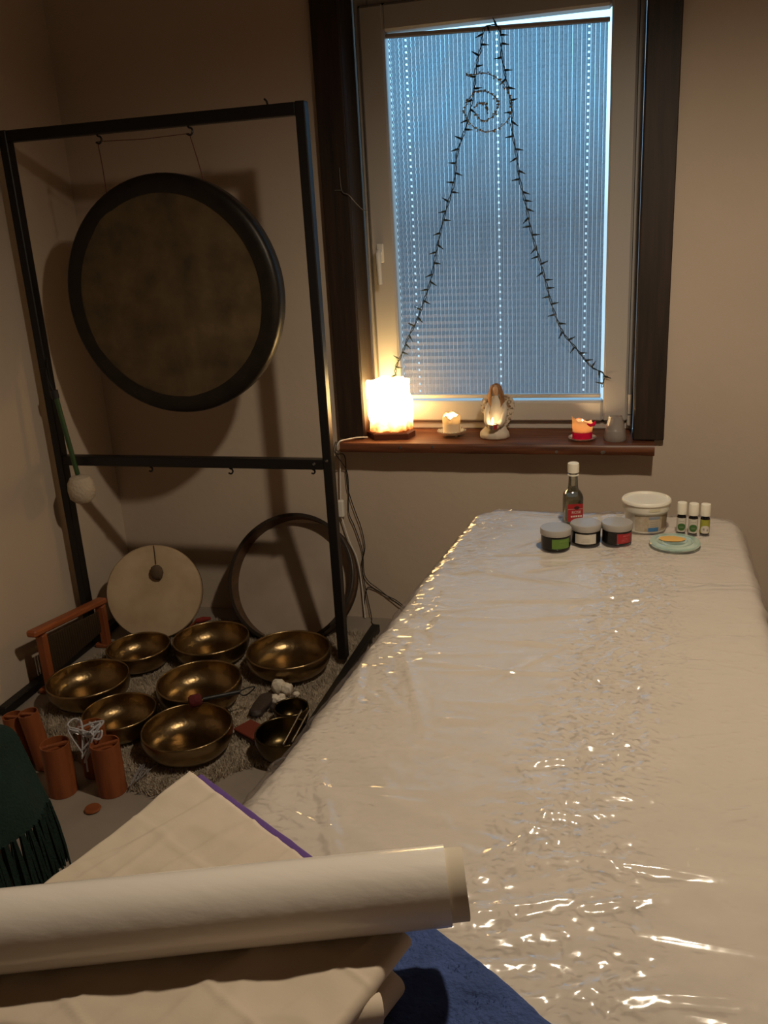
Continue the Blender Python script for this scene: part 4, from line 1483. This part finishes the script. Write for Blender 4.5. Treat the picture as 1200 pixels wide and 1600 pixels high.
def bquad(x0, x1, y0, y1, m, name, off=.0004):
    b = MB()
    f_ = bfl(off)
    b.v = [f_(x0, y0), f_(x1, y0), f_(x1, y1), f_(x0, y1)]
    b.f = [(0, 1, 2, 3)]
    return b.build(name, m, blab)
bquad(-.022, .022, .0085, .0092, INK_P, 'print_line')
em_ = MB()
f_ = bfl(.0006)
em_.v = [f_(.004 + .008 * math.cos(a * .3927), .0125 + .005 * math.sin(a * .3927)) for a in range(16)]
em_.f = [tuple(range(16))]
em_.build('emblem', LAB_K, blab)
text_on_cyl('ROSE', 0, 0, 1, 0, 0, .0115, INK_P, blab, flat=lambda x, y: bfl(.0006)(x + .003, y - .001))
for q in range(5):
    bquad(-.013 + q * .0068, -.008 + q * .0068, -.0155, -.0105, INK_P, 'print_mark', .0006)

# white bucket
kx, ky = 0.076, 2.425
bk = thing('plastic_bucket', 'round white plastic bucket with a snap on lid and a printed label', 'bucket', (kx, ky, IZ))
MB().lathe([(0, 0), (.052, 0), (.0545, .002), (.0585, .060), (.0600, .062), (.0600, .066), (.0575, .066), (.057, .060), (0, .058)], (kx, ky, IZ), 56).build('body', BUCKET, bk, True)
MB().lathe([(.0605, .058), (.0632, .059), (.0645, .066), (.0645, .078), (.0672, .080), (.0672, .084), (.0640, .088), (.0615, .0885), (.0600, .084), (.0590, .083), (0, .0835)], (kx, ky, IZ), 56).build('lid', BUCKET, bk, True)
def cone_patch(z0, z1, a0, a1, m, name, par, dr=.0006):
    b = MB()
    def fn(u, v):
        a = a0 + (a1 - a0) * u
        z = z0 + (z1 - z0) * v
        r = .0545 + (.0585 - .0545) * (z - .002) / .058 + dr
        return (kx + r * math.sin(a), ky - r * math.cos(a), IZ + z)
    return b.grid(fn, 14, 1).build(name, m, par)
bl = cone_patch(.006, .052, -.55, 1.35, LAB_T, 'label', bk)
cone_patch(.006, .052, .12, .66, mat('pale_label', (.50, .43, .34), .6), 'label_panel', bl, .0010)
cone_patch(.0065, .018, .10, .62, LAB_B, 'blue_panel', bl, .0014)
cone_patch(.042, .050, .12, .66, mat('grey_blue_print', (.25, .27, .32), .6), 'print_band', bl, .0014)
for q in range(3):
    cone_patch(.022 + q * .006, .0232 + q * .006, .18, .58, INK_G, 'print_line', bl, .0014)
cone_patch(.012, .050, .80, 1.30, mat('brown_print', (.27, .20, .13), .6), 'side_panel', bl, .0010)
arc_patch(kx, ky, .0645, IZ + .0665, IZ + .073, .10, .60, 10, .0006).build('tear_tab', mat('tab_tint', (.60, .54, .38), .5), bk)

# three small bottles
def vial(label, x, y, kind):
    o = thing('oil_bottle', label, 'bottle', (x, y, IZ), 'small oil bottles with white caps')
    r = .0125
    MB().lathe([(0, 0), (r - .001, 0), (r, .002), (r, .044), (r - .002, .048), (.0085, .050), (.0085, .054), (0, .054)], (x, y, IZ), 28).build('body', JARM, o, True)
    MB().lathe([(.0125, .0525), (.0132, .053), (.0132, .082), (.0122, .085), (.009, .0855), (0, .0855)], (x, y, IZ), 28).build('cap', CAPW, o, True)
    if kind < 2:
        lb = arc_patch(x, y, r, IZ + .003, IZ + .043, -1.35, 1.35, 16, .0004).build('label', LAB_W, o)
        b = MB()
        zc = IZ + .0175
        b.v = [(x + (r + .0009) * math.sin(a_), y - (r + .0009) * math.cos(a_), zc + .0105 * math.sin(t)) for t in [2 * math.pi * i / 24 for i in range(24)] for a_ in [.0105 * math.cos(t) / r]]
        b.v.append((x, y - r - .0009, zc))
        # ring of triangles bent on the bottle
        rings = []
        b = MB()
        for kq in range(4):
            rad = .0105 * kq / 3
            for i in range(24):
                t = 2 * math.pi * i / 24
                a_ = rad * math.cos(t) / r
                b.v.append((x + (r + .0009) * math.sin(a_), y - (r + .0009) * math.cos(a_), zc + rad * math.sin(t)))
        for kq in range(3):
            for i in range(24):
                j = (i + 1) % 24
                b.f.append((kq * 24 + i, kq * 24 + j, (kq + 1) * 24 + j, (kq + 1) * 24 + i))
        b.build('green_emblem', LAB_DG, lb)
        for q in range(2):
            arc_patch(x, y, r, zc - .002 + q * .003, zc - .0012 + q * .003, -.45, .45, 6, .0013).build('print_line', mat('pale_green_print', (.35, .45, .25), .6) if q == 0 else INK_G, lb)
        arc_patch(x, y, r, IZ + .0335, IZ + .0345, -.5, .5, 6, .0009).build('print_line', INK_G, lb)
    else:
        lb = arc_patch(x, y, r, IZ + .004, IZ + .043, -1.35, 1.35, 16, .0004).build('label', LAB_Y, o)
        b = MB()
        zc = IZ + .014
        for kq in range(4):
            rad = .0125 * kq / 3
            for i in range(24):
                t = 2 * math.pi * i / 24
                a_ = rad * math.cos(t) / r
                b.v.append((x + (r + .0009) * math.sin(a_), y - (r + .0009) * math.cos(a_), max(IZ + .0042, zc + rad * math.sin(t))))
        for kq in range(3):
            for i in range(24):
                j = (i + 1) % 24
                b.f.append((kq * 24 + i, kq * 24 + j, (kq + 1) * 24 + j, (kq + 1) * 24 + i))
        b.build('white_emblem', LAB_W, lb)
        arc_patch(x, y, r, zc - .003, zc + .002, .25, .6, 6, .0013).build('print_dot', INK_G, lb)
        arc_patch(x, y, r, zc - .001, zc + .005, -.45, -.1, 6, .0013).build('print_dot', INK_G, lb)
    return o


vial('small dark bottle with a white cap and green emblem, left one next to the bucket', 0.170, 2.400, 0)
vial('small dark bottle with a white cap and green emblem, middle one of the three', 0.200, 2.392, 1)
vial('small dark bottle with a white cap and yellow green label, right one of the three', 0.2305, 2.390, 2)

dsh = thing('glass_coaster', 'round pale green ridged glass coaster in front of the bucket', 'coaster', (0.149, 2.300, IZ))
MB().lathe([(0, .006), (.028, .006), (.031, .0075), (.034, .006), (.045, .0065), (.048, .0085), (.051, .007), (.060, .008), (.064, .0075), (.066, .004), (.064, 0), (0, 0)], (0.149, 2.300, IZ), 56).build('plate', PLATE_G, dsh, True)
wx = MB()
wx.v = []
for kq in range(4):
    for i in range(28):
        t = 2 * math.pi * i / 28
        rad = kq / 3 * (1 + .12 * noise.noise(Vector((math.cos(t) * 2, math.sin(t) * 2, 3))))
        wx.v.append((0.142 + .034 * rad * math.cos(t), 2.316 + .022 * rad * math.sin(t), IZ + .0098 - .0016 * (kq / 3) ** 2))
for kq in range(3):
    for i in range(28):
        j = (i + 1) % 28
        wx.f.append((kq * 28 + i, kq * 28 + j, (kq + 1) * 28 + j, (kq + 1) * 28 + i))
wx.build('wax_spot', WAX_O, dsh, 'all')

# ================================================================== folded blankets and the film roll in front
def slab(corners, zmid, h, nu=60, nv=50, wr=.004, f=9, seed=0.0, sag=None, wav=0.0):
    """a soft folded textile: quad in plan (corners p00,p10,p11,p01), rounded edges, slight wrinkles"""
    p00, p10, p11, p01 = (Vector((*c_, 0)) for c_ in corners)
    lu = ((p10 - p00).length + (p11 - p01).length) / 2
    lv = ((p01 - p00).length + (p11 - p10).length) / 2
    b = MB()

    def warp(t, n_, ln):
        return t

    def fn(s):
        def g(u, v):
            # cluster samples at the edges for the round fold
            uu = .5 - .5 * math.cos(math.pi * u)
            vv = .5 - .5 * math.cos(math.pi * v)
            p = p00 * (1 - uu) * (1 - vv) + p10 * uu * (1 - vv) + p11 * uu * vv + p01 * (1 - uu) * vv
            de = min(uu * lu, (1 - uu) * lu, vv * lv, (1 - vv) * lv)
            r = h / 2
            off = r if de >= r else math.sqrt(max(0, r * r - (r - de) ** 2))
            nz = wr * (noise.noise(Vector((p.x * f, p.y * f, seed))) + .5 * noise.noise(Vector((p.x * f * 2.7, p.y * f * 2.7, seed + 4))))
            rg = 1 - abs(noise.noise(Vector((p.x * 7 + p.y * 3, p.y * 7 - p.x * 4, seed + 2))))
            nz += wr * .9 * max(0, rg - .8) / .2
            rg = 1 - abs(noise.noise(Vector((p.x * 16 - p.y * 9, p.y * 3 + p.x * 2, seed + 6))))
            nz += wr * .8 * max(0, rg - .85) / .15
            for (ca_, sa_, sp_, ph_) in ((.88, -.47, .085, .013), (.47, .88, .105, .031)):
                q_ = (p.x * ca_ + p.y * sa_ + ph_ + .006 * noise.noise(Vector((p.x * 5, p.y * 5, seed))) + seed * .011) % sp_
                nz += .0016 * math.exp(-((q_ - sp_ / 2) / .0035) ** 2)
            z = zmid + s * off + (nz * (off / r) if s > 0 else 0)
            if sag:
                z += sag(p.x, p.y)
            e = wav * noise.noise(Vector((p.x * 11, p.y * 11, seed + 9)))
            return (p.x + e, p.y + e * .7, z)
        return g
    b.grid(fn(1), nu, nv)
    k = len(b.f)
    b.grid(fn(-1), nu, nv)
    for i in range(k, len(b.f)):
        b.f[i] = tuple(reversed(b.f[i]))
    return b


BZ0 = TZ + .015
tip = (-.592, .982)
# blue fleece at the bottom of the pile, its corner free on the table
fle = slab([(-.640, .560), (-.055, .500), (-.010, .700), (-.300, .905)][::1], BZ0 + .012, .022, 60, 60, .003, 22, 1.0, wav=.004)
fo = thing('fleece_blanket', 'folded blue fleece blanket at the bottom of the pile on the table', 'blanket', (-.3, .7, BZ0))
fle.build('fleece', BLUEF, fo, 'all')
fz = MB()
rf = random.Random(8)
for _ in range(4000):
    x, y = rf.uniform(-.34, .0), rf.uniform(.50, .92)
    a = rf.uniform(0, 6.28)
    q = [(-.620, .570), (-.075, .515), (-.035, .693), (-.300, .880)]
    if not inside(x, y, q):
        continue
    k = len(fz.v)
    ww = .0007
    zt = BZ0 + .0225
    fz.v += [(x - ww * math.cos(a), y - ww * math.sin(a), zt), (x + ww * math.cos(a), y + ww * math.sin(a), zt), (x + rf.uniform(-.005, .005), y + rf.uniform(-.005, .005), zt + rf.uniform(.001, .005))]
    fz.f.append((k, k + 1, k + 2))
fz.build('fuzz', BLUEF, fo, kind='stuff')
tag(slab([(-.720, .530), (-.330, .520), (-.255, .792), (-.590, 1.000)], BZ0 + .072, .014, 50, 44, .001, 10, 3.0).build('purple_blanket', PURPLE, None, 'all'),
    'purple blanket showing as a narrow edge under the folded cream sheet', 'blanket')
fs_ = thing('folded_sheet', 'folded cream cotton sheet lying on top of the blanket pile under the roll', 'sheet', (-.45, .74, BZ0 + .045))
slab([(-.730, .500), (-.285, .500), (-.210, .715), (-.588, .955)], BZ0 + .045, .040, 64, 56, .003, 12, 5.0).build('lower_fold', SHEET2, fs_, 'all')
slab([(-.722, .520), (-.262, .560), (-.205, .735), (-.594, .977)], BZ0 + .089, .020, 130, 110, .003, 12, 7.0, wav=.002).build('upper_fold', SHEET2, fs_, 'all')
# the rolled edge at the near corner
MB().tube([(-.420, .560, BZ0 + .074), (-.330, .600, BZ0 + .078), (-.262, .640, BZ0 + .076), (-.222, .662, BZ0 + .070)], [.016, .018, .018, .015], 14, 0).build('rolled_hem', SHEET2, fs_, True)

ra, rb_ = Vector((-.860, .528, BZ0 + .1415)), Vector((-.172, .770, BZ0 + .1415))
rd = (rb_ - ra).normalized()
rl = (rb_ - ra).length
rq = rd.to_track_quat('Z', 'Y').to_matrix()
rol = thing('film_roll', 'thick white roll of plastic film lying across the folded cream sheet', 'film roll', (-.5, .67, BZ0 + .092))
RR = .0425
def rw(r, z, a):
    return r * (1 + .012 * noise.noise(Vector((math.cos(a) * 1.5, math.sin(a) * 1.5, z * 3)))), z + .0015 * math.sin(a * 2)
nseg = 40
prof = [(.0385, 0), (RR, 0)] + [(RR, rl * i / nseg) for i in range(1, nseg)] + [(RR, rl), (.0385, rl)]
MB().lathe(prof, ra, 56, rq, rw).build('film_layers', ROLLM, rol, True)
MB().lathe([(.0385, -.02), (.0385, rl + .020), (.0340, rl + .020), (.0340, -.02), (.0385, -.02)], ra, 48, rq, rw).build('core', CARD, rol, True)

# ================================================================== stool with the fringed green scarf at the left
st = thing('stool', 'low dark wooden stool under the green scarf at the left', 'stool', (-1.47, 1.29, 0))
MB().box((-1.497, 1.25, .530), (.36, .30, .03), bev=.006).build('seat', STOOLM, st)
for dx in (-.14, .14):
    for dy in (-.16, .16):
        MB().box((-1.497 + dx, 1.25 + dy * .75, .2575), (.035, .035, .515), bev=.004).build('leg', STOOLM, st)
sc = thing('fringed_scarf', 'dark green woollen scarf with a long fringe draped over the stool', 'scarf', (-1.40, 1.29, .3))
cl = MB()
def scarf(u, v):
    # u across the width (front to back), v from the seat down over the right edge
    y = 1.10 + .30 * u
    s = v * .40
    flat = .18
    wv = .012 * math.sin(u * 11) + .010 * noise.noise(Vector((u * 4, v * 3, 0)))
    if s < flat:
        return (-1.482 + s, y, .552 + .003 * math.sin(u * 20))
    d = s - flat
    r = .04
    if d < r * 1.35:
        a = d / r
        return (-1.302 + r * math.sin(a), y, .552 - r * (1 - math.cos(a)) + .002)
    dd = d - r * 1.35
    x0, z0_ = -1.302 + r * math.sin(1.35), .552 - r * (1 - math.cos(1.35))
    k = dd / .27
    return (x0 + dd * .36 + wv * k * 1.6, y - .02 * k + .03 * (u - .5) * k, z0_ - dd * .90)
cl.grid(scarf, 40, 40)
cl.build('cloth', GREENC, sc, 'all')
rt_ = random.Random(4)
for i in range(17):
    u = (i + .5) / 17
    p = Vector(scarf(u, 1.0))
    b = MB()
    ln = .150 + rt_.uniform(-.015, .02)
    for q in range(9):
        ox, oy = rt_.uniform(-.007, .007), rt_.uniform(-.008, .008)
        e_ = Vector((.012 + ox * 1.6 + rt_.uniform(-.006, .006), oy * 1.6, -ln + rt_.uniform(-.018, .008)))
        b.tube([p + Vector((ox * .4, oy * .4, .004)), p + Vector((ox + .004, oy, -ln * .35)), p + Vector((ox * 1.2 + .008, oy * 1.3, -ln * .7)), p + e_], [.0036, .0046, .0044, .0020], 5)
    b.build('tassel', GREENC, sc, True)
